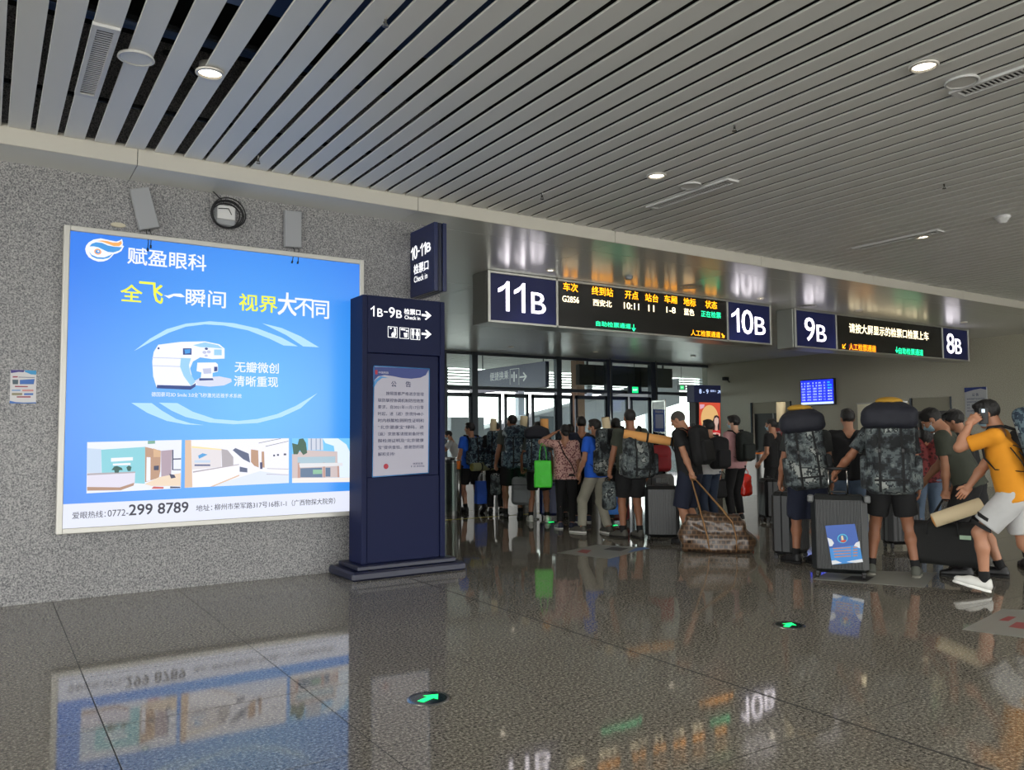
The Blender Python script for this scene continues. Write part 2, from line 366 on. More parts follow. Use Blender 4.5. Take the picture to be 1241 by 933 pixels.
fp('service_box', (15.0, 16.5, 27.2, 27.9, 0, 2.15), m_farg, .02)
fp('cabinet', (19.2, 20.2, 27.2, 27.9, 0, 2.2), m_frame, .02)
# stair enclosure rising diagonally
mb = MB(); a = np.array([12, 26, 0])
vs = [(14.5, 30, .9), (30, 30, 4.3), (30, 30, 3.0), (17.5, 30, 0), (14.5, 30, 0)]
vs2 = [(x_, y_+1.6, z_) for x_, y_, z_ in vs]
mb.add([np.array(v)-a for v in vs+vs2], [(0, 1, 2, 3, 4), (9, 8, 7, 6, 5)]+[(i, 5+i, 5+(i+1) % 5, (i+1) % 5) for i in range(5)], m_farg)
mb.build('stair_side', far)
fp('column', (20.6, 21.0, 26.5, 26.9, 0, 4.6), M('brick_brown', (120, 90, 70), .7))
fp('end_wall', (36, 36.3, YF+.4, 33, 0, 5.3), m_wall2)

# hanging way sign beyond the glass
def lettering(name, parent, fn, loc=None):
    mb = MB(); fn(mb)
    for p in mb.parts+([mb] if mb.v else []):
        o = p.build(name, parent); o.location = -parent.location
SX = 15.25
pl = Plane((SX, 0, 0), (0, -1, 0), (-1, 0, 0))
ya_, yb_ = on(578, 448, 0, SX)[1], on(661, 438, 0, SX)[1]
g = empty('way_sign', (SX, yb_, 3), label='dark blue transfer sign hanging behind the glass front', cat='sign')
box('panel', rel((SX, SX+.15, yb_, ya_, 3.0, 3.85), (SX, yb_, 3)), M('far_sign_blue', (60, 66, 100), .4), g, .01)
for yy in (yb_+.2, ya_-.3): box('hanger', rel((SX+.06, SX+.09, yy, yy+.03, 3.85, 4.6), (SX, yb_, 3)), m_frame, g)
m_let = E('dimwhite', (200, 200, 205), .8)
def fn(mb):
    c = (530, 380, 6.6647)
    pl.tpx(mb, '便捷换乘', 530+425/6.66, 380+478/6.66, 380+545/6.66, 530+575/6.66, m_let, .01, yr=380+500/6.66)
    pl.tpx(mb, '→', 530+665/6.66, 380+478/6.66, 380+548/6.66, 530+722/6.66, m_let, .04, yr=380+510/6.66)
    for (a, b) in (((588, 450), (588, 575)), ((588, 450), (660, 442)), ((660, 442), (660, 575))):
        u0, v0 = pl.px(530+a[0]/6.66, 380+a[1]/6.66); u1, v1 = pl.px(530+b[0]/6.66, 380+b[1]/6.66)
        mb.tube([pl.P(u0, v0, .004), pl.P(u1, v1, .004)], .008, m_let, 4)
    for q in (605, 622, 640):
        u0, v0 = pl.px(530+q/6.66, 380+(490 if q != 622 else 470)/6.66); u1, v1 = pl.px(530+q/6.66, 380+(520 if q != 622 else 550)/6.66)
        mb.tube([pl.P(u0, v0, .004), pl.P(u1, v1, .004)], .03, m_let, 6)
lettering('lettering', g, fn)
# black board under the soffit behind the doors
p0, p1 = on(702, 441, 1, YF+.5), on(815, 450, 1, YF+.5)
g = empty('black_board', (p0[0], YF+.5, 3.05), label='long black unlit display board behind the glass front', cat='display')
zb = on(702, 466, 1, YF+.5)[2]
box('panel', rel((p0[0], p1[0], YF+.5, YF+.7, zb, p0[2]), (p0[0], YF+.5, 3.05)), m_black, g, .01)
for xx in (p0[0]+.4, p1[0]-.4): box('hanger', rel((xx, xx+.05, YF+.58, YF+.63, p0[2], 4.6), (p0[0], YF+.5, 3.05)), m_frame, g)

# ================================================================== ADVERT LIGHT BOX
YA = 8.30; AX0, AX1, AZ0, AZ1 = .555, 3.475, .605, 3.413
ad = empty('advert_light_box', (AX0, YA, AZ0), label='large backlit blue eye clinic advert on the granite wall', cat='advertisement')
AL = (AX0, YA, AZ0); fw = .05
m_adf = M('advert_frame', (196, 194, 188), .4, .3)
mb = MB().box(*rel((AX0, AX0+fw, YA-.02, YW, AZ0, AZ1), AL), m_adf, .006).build('frame_side', ad)
mb = MB().box(*rel((AX1-fw, AX1, YA-.02, YW, AZ0, AZ1), AL), m_adf, .006).build('frame_side', ad)
mb = MB().box(*rel((AX0+fw, AX1-fw, YA-.02, YW, AZ0, AZ0+fw), AL), m_adf, .006).build('frame_rail', ad)
mb = MB().box(*rel((AX0+fw, AX1-fw, YA-.02, YW, AZ1-fw, AZ1), AL), m_adf, .006).build('frame_rail', ad)
# printed blue; the uneven backlight is painted in as a lighter middle
m_ab = bpy.data.materials.new('advert_blue'); m_ab.use_nodes = True; nt = m_ab.node_tree; b = nt.nodes['Principled BSDF']
tc = nt.nodes.new('ShaderNodeTexCoord'); mp = nt.nodes.new('ShaderNodeMapping'); gr = nt.nodes.new('ShaderNodeTexGradient'); gr.gradient_type = 'SPHERICAL'
mp.inputs['Location'].default_value = (-1.75/2.1, 0, -1.2/2.1); mp.inputs['Scale'].default_value = (1/2.1, 0, 1/2.1)
rp = nt.nodes.new('ShaderNodeValToRGB'); rp.color_ramp.elements[0].color = (*s2l((34, 122, 234)), 1); rp.color_ramp.elements[1].color = (*s2l((78, 174, 250)), 1); rp.color_ramp.elements[1].position = .9
for a_, b_ in ((tc.outputs['Object'], mp.inputs[0]), (mp.outputs[0], gr.inputs[0]), (gr.outputs[0], rp.inputs[0]), (rp.outputs[0], b.inputs['Emission Color'])): nt.links.new(a_, b_)
b.inputs['Emission Strength'].default_value = AD_E; b.inputs['Base Color'].default_value = (.02, .02, .02, 1); b.inputs['Roughness'].default_value = .3
box('panel', rel((AX0+fw, AX1-fw, YA, YA+.05, AZ0+fw, AZ1-fw), AL), m_ab, ad)
A = Plane((0, YA, 0), (1, 0, 0), (0, -1, 0))
eW, eY, eK = E('white', (240, 244, 255), AD_E), E('yellow', (240, 245, 60), AD_E), E('ink', (60, 60, 80), AD_E*.6)
ePale, eO = E('pale', (176, 222, 255), AD_E), E('orange', (250, 170, 90), AD_E)
eB, eDB, eLB = E('midblue', (60, 150, 225), AD_E), E('deepblue', (30, 60, 130), AD_E), E('lightblue', (150, 205, 240), AD_E)
def fn(mb):
    c = (80, 270, 6.894)
    A.ppx(mb, [(160, 220), (168, 190), (190, 163), (230, 140), (290, 130), (360, 145), (420, 157), (450, 147), (467, 135), (476, 165), (472, 190), (485, 195), (462, 236), (425, 256), (400, 262), (375, 290), (345, 312), (310, 323), (270, 325), (225, 310), (190, 288), (168, 255)], eW, .003, c)
    A.ppx(mb, [(196, 198), (215, 175), (250, 163), (300, 168), (350, 190), (400, 200), (450, 203), (468, 205), (445, 232), (395, 248), (350, 244), (310, 225), (270, 205), (230, 197)], eB, .004, c)
    A.ppx(mb, [(250, 152), (300, 148), (340, 152), (390, 165), (435, 166), (462, 150), (466, 175), (445, 196), (400, 196), (350, 176), (300, 158)], eO, .004, c)
    A.ppx(mb, [(190, 240), (215, 268), (260, 288), (320, 290), (370, 270), (390, 258), (360, 292), (310, 304), (255, 300), (215, 282)], eB, .004, c)
    u, v = A.px(80+265/6.894, 270+242/6.894); A.ell(mb, u, v, .03, .028, eO, .005); A.ell(mb, u, v, .02, .018, eB, .006); A.ell(mb, u+.004, v+.004, .008, .008, eW, .007)
lettering('logo', ad, fn)
def fn(mb):
    A.tpx(mb, '赋盈眼科', 155, 299, 319.5, 250, eW, .022, .004)
    A.tpx(mb, '全', 146.5, 344, 364.5, 172.3, eY, .02, .004); A.tpx(mb, '飞', 169, 341, 366, 197.5, eY, .02, .004)
    A.ppx(mb, [(815, 605), (850, 608), (900, 592), (960, 592), (995, 620), (960, 622), (900, 612), (860, 632)], eW, .004, (80, 270, 6.894))
    A.tpx(mb, '瞬间', 225.5, 349.5, 370, 273.5, eW, .02, .004); A.tpx(mb, '视界', 290, 355.5, 376, 336, eY, .02, .004)
    A.tpx(mb, '大', 337, 354, 381, 359, eW, .03, .004); A.tpx(mb, '不', 357, 361, 382, 379, eW, .02, .004); A.tpx(mb, '同', 378, 363.5, 385, 398.5, eW, .02, .004)
    c = lambda x, y: (80+x/3.447, 380+y/3.447)
    A.tpx(mb, '无瓣微创', c(705, 0)[0], c(0, 200)[1], c(0, 244)[1], c(888, 0)[0], eW, .02, .004)
    A.tpx(mb, '清晰重现', c(702, 0)[0], c(0, 259)[1], c(0, 303)[1], c(885, 0)[0], eW, .02, .004)
    A.tpx(mb, '德国蔡司3D Smile 3.0全飞秒激光近视手术系统', c(357, 0)[0], c(0, 327)[1], c(0, 346)[1], c(733, 0)[0], eW, .012, .004)
lettering('lettering', ad, fn)
def fn(mb):
    c = (80, 380, 3.447)
    A.ppx(mb, [(283, 157), (350, 105), (420, 65), (500, 42), (600, 32), (700, 40), (800, 62), (900, 100), (968, 137), (908, 133), (850, 105), (760, 70), (660, 50), (580, 45), (500, 55), (430, 80), (360, 115)], ePale, .003, c)
    A.ppx(mb, [(818, 40), (900, 60), (980, 95), (1057, 141), (990, 137), (920, 90)], ePale, .003, c)
    A.ppx(mb, [(273, 373), (358, 374), (400, 405), (460, 440), (520, 458), (575, 466), (500, 463), (420, 448), (340, 415)], ePale, .003, c)
    A.ppx(mb, [(388, 372), (465, 374), (530, 410), (620, 440), (720, 448), (800, 440), (880, 420), (960, 385), (1050, 332), (980, 395), (900, 432), (800, 457), (700, 462), (600, 455), (500, 432), (440, 405)], ePale, .003, c)
lettering('printed_arcs', ad, fn)
def fn(mb):
    c = (80, 380, 3.447); eS = E('machine_shade', (190, 196, 226), AD_E); eS2 = E('machine_grey', (214, 218, 238), AD_E)
    A.ppx(mb, [(530, 285), (560, 268), (640, 262), (690, 272), (692, 285), (660, 300), (600, 305), (545, 300)], eS2, .0032, c)
    A.ppx(mb, [(360, 200), (366, 160), (385, 130), (480, 118), (580, 116), (640, 128), (662, 146), (662, 188), (610, 190), (560, 183), (530, 200), (518, 230), (528, 268), (548, 295), (520, 315), (378, 308), (364, 262)], eW, .0036, c)
    A.ppx(mb, [(530, 132), (580, 120), (635, 132), (655, 146), (600, 142), (560, 140)], eLB, .0042, c)
    A.ppx(mb, [(480, 185), (522, 187), (513, 215), (520, 250), (540, 285), (522, 303), (492, 262), (476, 222)], eLB, .0042, c)
    A.ppx(mb, [(380, 298), (522, 302), (542, 290), (540, 305), (520, 318), (378, 312)], eDB, .0044, c)
    A.ppx(mb, [(360, 182), (480, 186), (480, 189), (360, 185)], eS, .0044, c); A.ppx(mb, [(362, 216), (476, 220), (476, 223), (362, 219)], eS, .0044, c)
    A.ppx(mb, [(488, 145), (524, 145), (524, 172), (488, 172)], eDB, .0046, c); A.ppx(mb, [(494, 150), (520, 148), (518, 165), (497, 168)], eB, .005, c)
    A.ppx(mb, [(618, 150), (650, 150), (650, 174), (618, 174)], eLB, .0046, c)
    A.ppx(mb, [(548, 205), (625, 204), (634, 212), (634, 242), (612, 248), (612, 272), (562, 272), (565, 246), (545, 240)], eW, .005, c)
    A.ppx(mb, [(618, 222), (632, 222), (632, 240), (618, 242)], eDB, .0056, c); A.ppx(mb, [(556, 270), (612, 270), (616, 278), (556, 280)], eDB, .0056, c)
    A.ppx(mb, [(570, 230), (605, 228), (607, 250), (575, 252)], eS, .0056, c)
    for (x_, y_, r_) in ((586, 147, .012), (578, 162, .015), (596, 160, .015), (585, 176, .012)):
        u, v = A.px(80+x_/3.447, 380+y_/3.447); A.ell(mb, u, v, r_*1.3, r_, eS if y_ > 150 else eDB, .0052, 14)
    u, v = A.px(80+386/3.447, 380+145/3.447); A.ell(mb, u, v, .01, .01, eDB, .0052, 12)
lettering('printed_machine', ad, fn)
def fn(mb):
    z0 = A.px(77, 611)[1]; u0, u1 = AX0+fw, AX1-fw; vb = AZ0+fw
    A.rect(mb, u0, vb, u1, z0, E('strip_white', (226, 230, 246), AD_E), .002)
    A.tpx(mb, '爱眼热线：', 87.6, 620.5, 629, 128, eK, .012, .004); A.tpx(mb, '0772-', 130.5, 618, 626, 155.5, eK, .006, .004)
    A.tpx(mb, '299 8789', 156.5, 611.5, 624.5, 228, eK, .03, .004)
    A.tpx(mb, '地址：', 237.5, 612, 619.5, 257, eK, .01, .004); A.tpx(mb, '柳州市荣军路317号16栋1-1（广西物探大院旁）', 260, 610.5, 618.5, 406, eK, .01, .004)
lettering('address_strip', ad, fn)
def photo(name, cc, sc_, items, corners):
    def fn(mb):
        c = (cc[0], cc[1], sc_)
        A.ppx(mb, corners, items[0][0], .003, c)
        for k, (mt, pts) in enumerate(items[1:]): A.ppx(mb, pts, mt, .0034+k*.0003, c)
    lettering(name, ad, fn)
q = lambda n, c: E('p_'+n, c, AD_E)
photo('printed_photo', (100, 520), 8.864, [(q('w', (232, 236, 250)), None),
    (q('pw', (196, 214, 236)), [(48, 205), (200, 215), (200, 470), (45, 470)]),
    (q('teal', (136, 206, 218)), [(200, 220), (672, 190), (668, 585), (560, 580), (205, 470)]),
    (q('wood', (186, 148, 124)), [(672, 190), (840, 230), (835, 450), (820, 520), (670, 570)]),
    (q('cab', (214, 176, 140)), [(760, 205), (838, 235), (835, 300), (762, 300)]),
    (q('wh', (240, 240, 252)), [(688, 300), (730, 303), (728, 550), (684, 560)]),
    (q('dk', (60, 66, 96)), [(765, 395), (820, 390), (818, 440), (765, 440)]),
    (q('curt', (176, 156, 170)), [(842, 232), (962, 222), (950, 490), (845, 515)]),
    (q('dk', 0), [(962, 222), (976, 222), (974, 430), (1056, 430), (1056, 440), (960, 440)]), (q('dk', 0), [(975, 315), (1058, 312), (1058, 325), (975, 328)]),
    (q('flr', (236, 214, 190)), [(665, 590), (820, 515), (950, 490), (1055, 470), (1055, 610), (740, 610)]),
    (q('red', (200, 100, 100)), [(740, 640), (760, 615), (870, 620), (870, 640)]), (q('dk', 0), [(930, 480), (985, 490), (1000, 520), (950, 530)]), (q('dk', 0), [(940, 615), (1050, 618), (1050, 632), (940, 635)]),
    (q('desk', (224, 220, 236)), [(48, 475), (565, 455), (560, 575), (400, 625), (48, 618)]), (q('top', (176, 168, 176)), [(48, 475), (565, 455), (565, 470), (48, 496)]),
    (q('dwood', (176, 140, 120)), [(48, 620), (400, 625), (555, 575), (548, 605), (410, 655), (48, 660)]),
    (q('wh', 0), [(305, 310), (540, 300), (540, 335), (305, 350)]), (q('wh', 0), [(325, 370), (515, 362), (515, 385), (325, 390)]),
    (q('plant', (44, 90, 84)), [(310, 440), (340, 400), (370, 395), (420, 415), (430, 440), (395, 440), (385, 468), (345, 468), (340, 440)]),
    (q('plant', 0), [(470, 410), (495, 390), (525, 405), (515, 448), (485, 450)]), (q('sgn', (120, 170, 150)), [(700, 125), (778, 122), (778, 155), (700, 160)])],
    [(50, 140), (1065, 115), (1055, 635), (42, 690)])
photo('printed_photo', (220, 520), 5.91, [(q('w2', (240, 240, 250)), None),
    (q('post', (222, 190, 164)), [(25, 78), (68, 78), (78, 415), (22, 420)]), (q('crm', (226, 220, 224)), [(72, 130), (285, 140), (285, 270), (75, 290)]),
    (q('glow', (250, 226, 170)), [(72, 120), (285, 142), (285, 150), (72, 134)]), (q('lg', (80, 160, 220)), [(118, 190), (150, 172), (186, 182), (150, 200), (124, 212)]),
    (q('ink2', (90, 100, 140)), [(92, 252), (205, 252), (205, 264), (92, 264)]), (q('pw', 0), [(92, 222), (205, 222), (205, 240), (92, 240)]),
    (q('gr', (176, 170, 176)), [(285, 142), (330, 150), (370, 200), (370, 262), (290, 270)]), (q('dks', (90, 100, 130)), [(365, 150), (385, 135), (480, 175), (490, 240), (440, 215)]),
    (q('wh', 0), [(360, 150), (380, 170), (430, 240), (560, 290), (540, 305), (440, 270), (375, 200)]),
    (q('wood', 0), [(496, 145), (548, 152), (552, 275), (520, 262), (496, 235)]), (q('wood', 0), [(572, 160), (590, 160), (594, 275), (572, 275)]), (q('fig', (70, 70, 110)), [(560, 238), (578, 236), (578, 285), (562, 285)]),
    (q('dks', 0), [(415, 268), (470, 280), (470, 310), (415, 305)]), (q('dk', 0), [(550, 98), (710, 66), (710, 69), (552, 101)]), (q('dk', 0), [(600, 122), (765, 84), (765, 87), (602, 125)]),
    (q('dk', 0), [(655, 182), (668, 182), (668, 195), (655, 195)]), (q('dk', 0), [(682, 178), (696, 178), (696, 191), (682, 191)]), (q('dk', 0), [(730, 174), (748, 174), (748, 187), (730, 187)]),
    (q('flo', (222, 230, 250)), [(205, 410), (560, 300), (765, 330), (765, 385)]), (q('desk2', (248, 246, 252)), [(80, 310), (410, 255), (412, 325), (200, 412), (85, 415)]), (q('post', 0), [(200, 412), (412, 325), (412, 335), (230, 410)]),
    (q('top', 0), [(80, 302), (410, 250), (410, 256), (80, 312)]), (q('top', 0), [(610, 280), (765, 284), (765, 288), (610, 284)]), (q('top', 0), [(606, 320), (765, 324), (765, 328), (606, 324)])],
    [(25, 78), (768, 65), (768, 385), (22, 420)])
photo('printed_photo', (220, 520), 5.91, [(q('sky', (120, 200, 250)), None),
    (q('cld', (226, 240, 255)), [(1010, 66), (1120, 66), (1180, 110), (1213, 180), (1213, 345), (1120, 345), (1090, 120), (1030, 100)]),
    (q('twr', (206, 212, 226)), [(905, 66), (1010, 66), (1015, 150), (905, 150)]), (q('twd', (130, 146, 176)), [(925, 66), (932, 66), (932, 150), (925, 150)]), (q('twd', 0), [(960, 66), (966, 66), (966, 150), (960, 150)]), (q('twd', 0), [(990, 66), (996, 66), (996, 150), (990, 150)]),
    (q('bld', (206, 190, 190)), [(790, 180), (880, 150), (1115, 160), (1118, 345), (790, 350)]), (q('gls', (170, 196, 210)), [(830, 200), (1100, 195), (1100, 240), (830, 245)]),
    (q('gd', (96, 120, 150)), [(850, 280), (1005, 275), (1008, 345), (850, 345)]), (q('gd', 0), [(1030, 275), (1065, 275), (1065, 340), (1030, 340)]), (q('grn', (140, 190, 160)), [(940, 290), (1005, 290), (1005, 320), (940, 322)]),
    (q('col', (190, 150, 140)), [(832, 240), (848, 240), (848, 350), (830, 350)]), (q('col', 0), [(1010, 240), (1026, 240), (1028, 345), (1012, 345)]), (q('col', 0), [(1112, 240), (1126, 240), (1130, 345), (1116, 345)]),
    (q('cnp', (226, 226, 230)), [(840, 245), (1150, 240), (1155, 262), (845, 275)]), (q('flr3', (240, 234, 230)), [(790, 350), (1213, 345), (1213, 378), (790, 385)]),
    (q('tree', (60, 96, 80)), [(790, 100), (830, 110), (840, 70), (870, 66), (890, 100), (898, 170), (870, 185), (845, 150), (830, 180), (800, 180)])],
    [(790, 65), (1215, 65), (1213, 378), (790, 385)])

# ---- things on the wall above the advert
Wp = Plane((0, YW, 0), (1, 0, 0), (0, -1, 0))
def wall_box(name, pts, label, cat):
    uv = [Wp.px(*p) for p in pts]; cx_, cz_ = np.mean([p[0] for p in uv]), np.mean([p[1] for p in uv])
    g = empty(name, (cx_, YW, cz_), label=label, cat=cat)
    n = len(uv); t0, t1 = -.012, -.055
    vs = [(u-cx_, t0, v-cz_) for u, v in uv]+[((u-cx_), t1, (v-cz_)) for u, v in uv]+[((u-cx_)*.93, t1-.012, (v-cz_)*.96) for u, v in uv]
    mb = MB().add(vs, [(i, (i+1) % n, n+(i+1) % n, n+i) for i in range(n)]+[(n+i, n+(i+1) % n, 2*n+(i+1) % n, 2*n+i) for i in range(n)]+[tuple(range(2*n, 3*n))], m_grey)
    mb.build('housing', g); MB().box(-.04, .04, -.014, 0, -.05, .05, m_steel).build('bracket', g)
    return g, cx_, cz_
g, ax_, az_ = wall_box('antenna_panel', [(156, 231), (179, 228), (192.5, 277), (168, 281)], 'tilted white antenna panel above the left of the advert', 'antenna')
MB().tube([(.02, -.03, -.19), (.02, -.10, -.26), (.03, -.135, -.34), (.025, -.13, -.40)], .004, m_cable).tube([(.05, -.03, -.19), (.06, -.10, -.26), (.05, -.135, -.37)], .004, m_cable).tube([(.025, -.13, -.40), (.025, -.13, -.43)], .009, m_cable).tube([(.05, -.135, -.37), (.05, -.135, -.40)], .009, m_cable).build('cable', g)
g, _, _ = wall_box('antenna_panel', [(343, 256), (363.5, 258), (363.5, 302), (343, 300.5)], 'upright white antenna panel above the right of the advert', 'antenna')
MB().tube([(.0, -.03, -.17), (.0, -.10, -.24), (-.03, -.135, -.36)], .004, m_cable).tube([(.05, -.03, -.17), (.05, -.10, -.24), (.03, -.135, -.36)], .004, m_cable).tube([(-.03, -.135, -.36), (-.036, -.135, -.385)], .009, m_cable).tube([(.03, -.135, -.36), (.024, -.135, -.385)], .009, m_cable).build('cable', g)
u, v = Wp.px(272, 262)
g = empty('junction_box', (u, YW, v), label='white junction box with a black cable coil above the advert', cat='junction box')
MB().box(-.1, .1, -.06, 0, -.11, .1, m_grey, .01).build('housing', g); MB().box(-.09, .09, -.075, -.06, -.05, .095, m_white, .006).build('cover', g)
mb = MB(); random.seed(5)
for k in range(4):
    r_ = .135+.012*k; mb.tube([((r_+.006*math.sin(3*t+k))*math.cos(t)+.006*k, -.07-.02*(k % 2)-.01*math.sin(t), (r_*.9)*math.sin(t)+.008*k-.01) for t in [2*math.pi*i/28 for i in range(29)]], .007, m_cable, 6, caps=False)
mb.tube([(-.03, -.09, .12), (-.12, -.05, .22), (-.2, -.012, .32), (-.22, -.01, .36)], .007, m_cable, 6); mb.tube([(.05, -.09, .0), (.02, -.09, .06), (-.08, -.085, .05)], .004, m_cable, 6); mb.build('cable', g)
u, v = Wp.px(143, 273)
g = MB().add([(.055*math.cos(t)*1.2, -.002-(.02 if k else 0), .022*math.sin(t)) for k in (0, 1) for t in [2*math.pi*i/20 for i in range(20)]], [(i, (i+1) % 20, 20+(i+1) % 20, 20+i) for i in range(20)]+[tuple(range(20, 40))], M('cream_plastic', (190, 182, 160), .5)).build('wall_sensor')
g.location = (u, YW, v); tag(g, 'small cream oval cap on the granite just above the advert corner', 'cap')
# notice on the wall at the left edge
g = empty('wall_notice', (*Wp.px(28, 468)[:1], YW, Wp.px(28, 468)[1]), label='small paper notice taped on the granite left of the advert', cat='notice')
n0 = (12, 449); c_ = (0, 430, 13.333)
nb = MB(); Wp.ppx(nb, [(170, 245), (588, 255), (582, 785), (155, 785)], M('paper', (206, 204, 206), .7), .002, c_)
o = nb.build('sheet', g); o.location = -g.location
def fn(mb):
    P_ = lambda n, c, pts: Wp.ppx(mb, pts, M('print_'+n, c, .7), .003, c_)
    P_('violet', (70, 60, 130), [(170, 245), (400, 248), (380, 280), (300, 275), (240, 285), (178, 295)]); P_('sky', (70, 150, 200), [(400, 248), (588, 255), (585, 320), (500, 316), (440, 290), (400, 275)])
    P_('blue', (70, 110, 180), [(320, 405), (560, 390), (545, 475), (320, 475)]); P_('grey', (80, 95, 105), [(200, 400), (295, 402), (292, 475), (205, 475)])
    P_('red', (150, 60, 80), [(240, 500), (450, 505), (450, 522), (240, 520)]); P_('red', 0, [(270, 670), (495, 668), (495, 690), (270, 690)]); P_('red', 0, [(205, 345), (290, 345), (285, 365), (205, 368)])
    P_('khaki', (140, 135, 110), [(190, 615), (360, 615), (358, 652), (190, 652)]); P_('blue', 0, [(388, 620), (540, 618), (535, 650), (390, 650)]); P_('blue', 0, [(155, 740), (250, 762), (380, 770), (582, 765), (582, 785), (155, 785)])
    P_('lblue', (130, 160, 200), [(190, 560), (330, 560), (330, 585), (190, 585)]); P_('pink', (200, 140, 140), [(360, 560), (540, 560), (540, 590), (360, 590)]); P_('inkline', (60, 60, 90), [(300, 355), (560, 362), (560, 370), (300, 364)])
lettering('print', g, fn)

# ================================================================== TOTEM AND PROJECTING SIGN
KX0, KX1, KY = 3.30, 4.24, 7.86
kt = empty('information_totem', (3.75, 8.05, 0), label='tall navy information totem at the end of the granite wall', cat='totem'); KL = (3.75, 8.05, 0)
def kb(name, b, mt, bev=.006): return box(name, rel(b, KL), mt, kt, bev)
m_nb = M('totem_navy', (16, 24, 60), .55, spec=.2)
kb('base', (3.12, 4.44, 7.70, 8.38, 0, .09), m_navyd, .02); kb('plinth', (3.2, 4.34, 7.76, 8.3, .09, .14), m_navyd, .01)
kb('side_post', (KX0-.02, KX0+.04, KY, 8.2, .14, 2.95), m_nb); kb('side_post', (KX1-.04, KX1+.02, KY, 8.2, .14, 2.95), m_nb)
kb('lower_panel', (KX0+.045, KX1-.045, KY+.02, 8.17, .14, 1.03), m_nb); kb('head_panel', (KX0+.04, KX1-.04, KY-.005, 8.19, 2.34, 2.95), m_nb)
kb('middle_panel', (KX0+.045, KX1-.045, KY+.03, 8.17, 1.03, 2.34), m_nb)
K = Plane((0, KY-.005, 0), (1, 0, 0), (0, -1, 0)); K2 = Plane((0, KY+.03, 0), (1, 0, 0), (0, -1, 0))
eS = E('signwhite', (255, 255, 255), 1.5)
def fn(mb):
    c = lambda x, y: (410+x/3.889, 240+y/3.889)
    def t(s, xl, yt, yb, xr, b=.01): K.tpx(mb, s, *c(xl, yt), c(0, yb)[1], c(xr, 0)[0], eS, b, .003)
    t('1', 152, 506, 556, 170, .02); t('B', 184, 520, 558, 209, .015); t('-', 215, 533, 538, 232, .02); t('9', 238, 514, 562, 266, .015); t('B', 273, 528, 564, 299, .015)
    t('检票口', 310, 520, 547, 386, .025); t('Check in', 312, 553, 570, 385, .02)
    for y_ in (0, 88):
        K.ppx(mb, [(392, 546+y_), (420, 549+y_), (408, 535+y_), (415, 533+y_), (438, 554+y_), (413, 575+y_), (407, 571+y_), (420, 559+y_), (392, 556+y_)], eS, .003, (410, 240, 3.889))
    for k, x_ in enumerate((233, 288, 340)):
        w_ = 45; y_ = 604+k*5; e = 2.2; cc = (410, 240, 3.889)
        for pts in ([(x_, y_), (x_+w_, y_+4), (x_+w_, y_+4+e), (x_, y_+e)], [(x_, y_+50), (x_+w_, y_+53), (x_+w_, y_+53+e), (x_, y_+50+e)], [(x_, y_), (x_+e, y_), (x_+e, y_+50), (x_, y_+50)], [(x_+w_-e, y_+4), (x_+w_, y_+4), (x_+w_, y_+54), (x_+w_-e, y_+54)]): K.ppx(mb, pts, eS, .003, cc)
    cc = (410, 240, 3.889); P_ = lambda pts: K.ppx(mb, pts, eS, .003, cc)
    P_([(262, 612), (270, 614), (272, 640), (266, 655), (258, 650), (263, 635)]); P_([(250, 640), (258, 630), (262, 650), (252, 656)]); P_([(242, 610), (252, 611), (250, 617), (243, 616)])
    P_([(294, 615), (315, 618), (315, 624), (294, 622)]); P_([(308, 635), (326, 636), (324, 656), (311, 655)]); P_([(318, 622), (328, 623), (328, 630), (318, 629)])
    P_([(346, 628), (358, 629), (358, 645), (355, 645), (354, 662), (350, 662), (349, 645), (346, 645)]); P_([(366, 630), (378, 631), (381, 648), (376, 649), (376, 664), (369, 664), (368, 648), (363, 646)])
    for x_, y_ in ((352, 622), (372, 624)): u, v = K.px(410+x_/3.889, 240+y_/3.889); K.ell(mb, u, v, .013, .013, eS, .003, 12)
lettering('lettering', kt, fn)
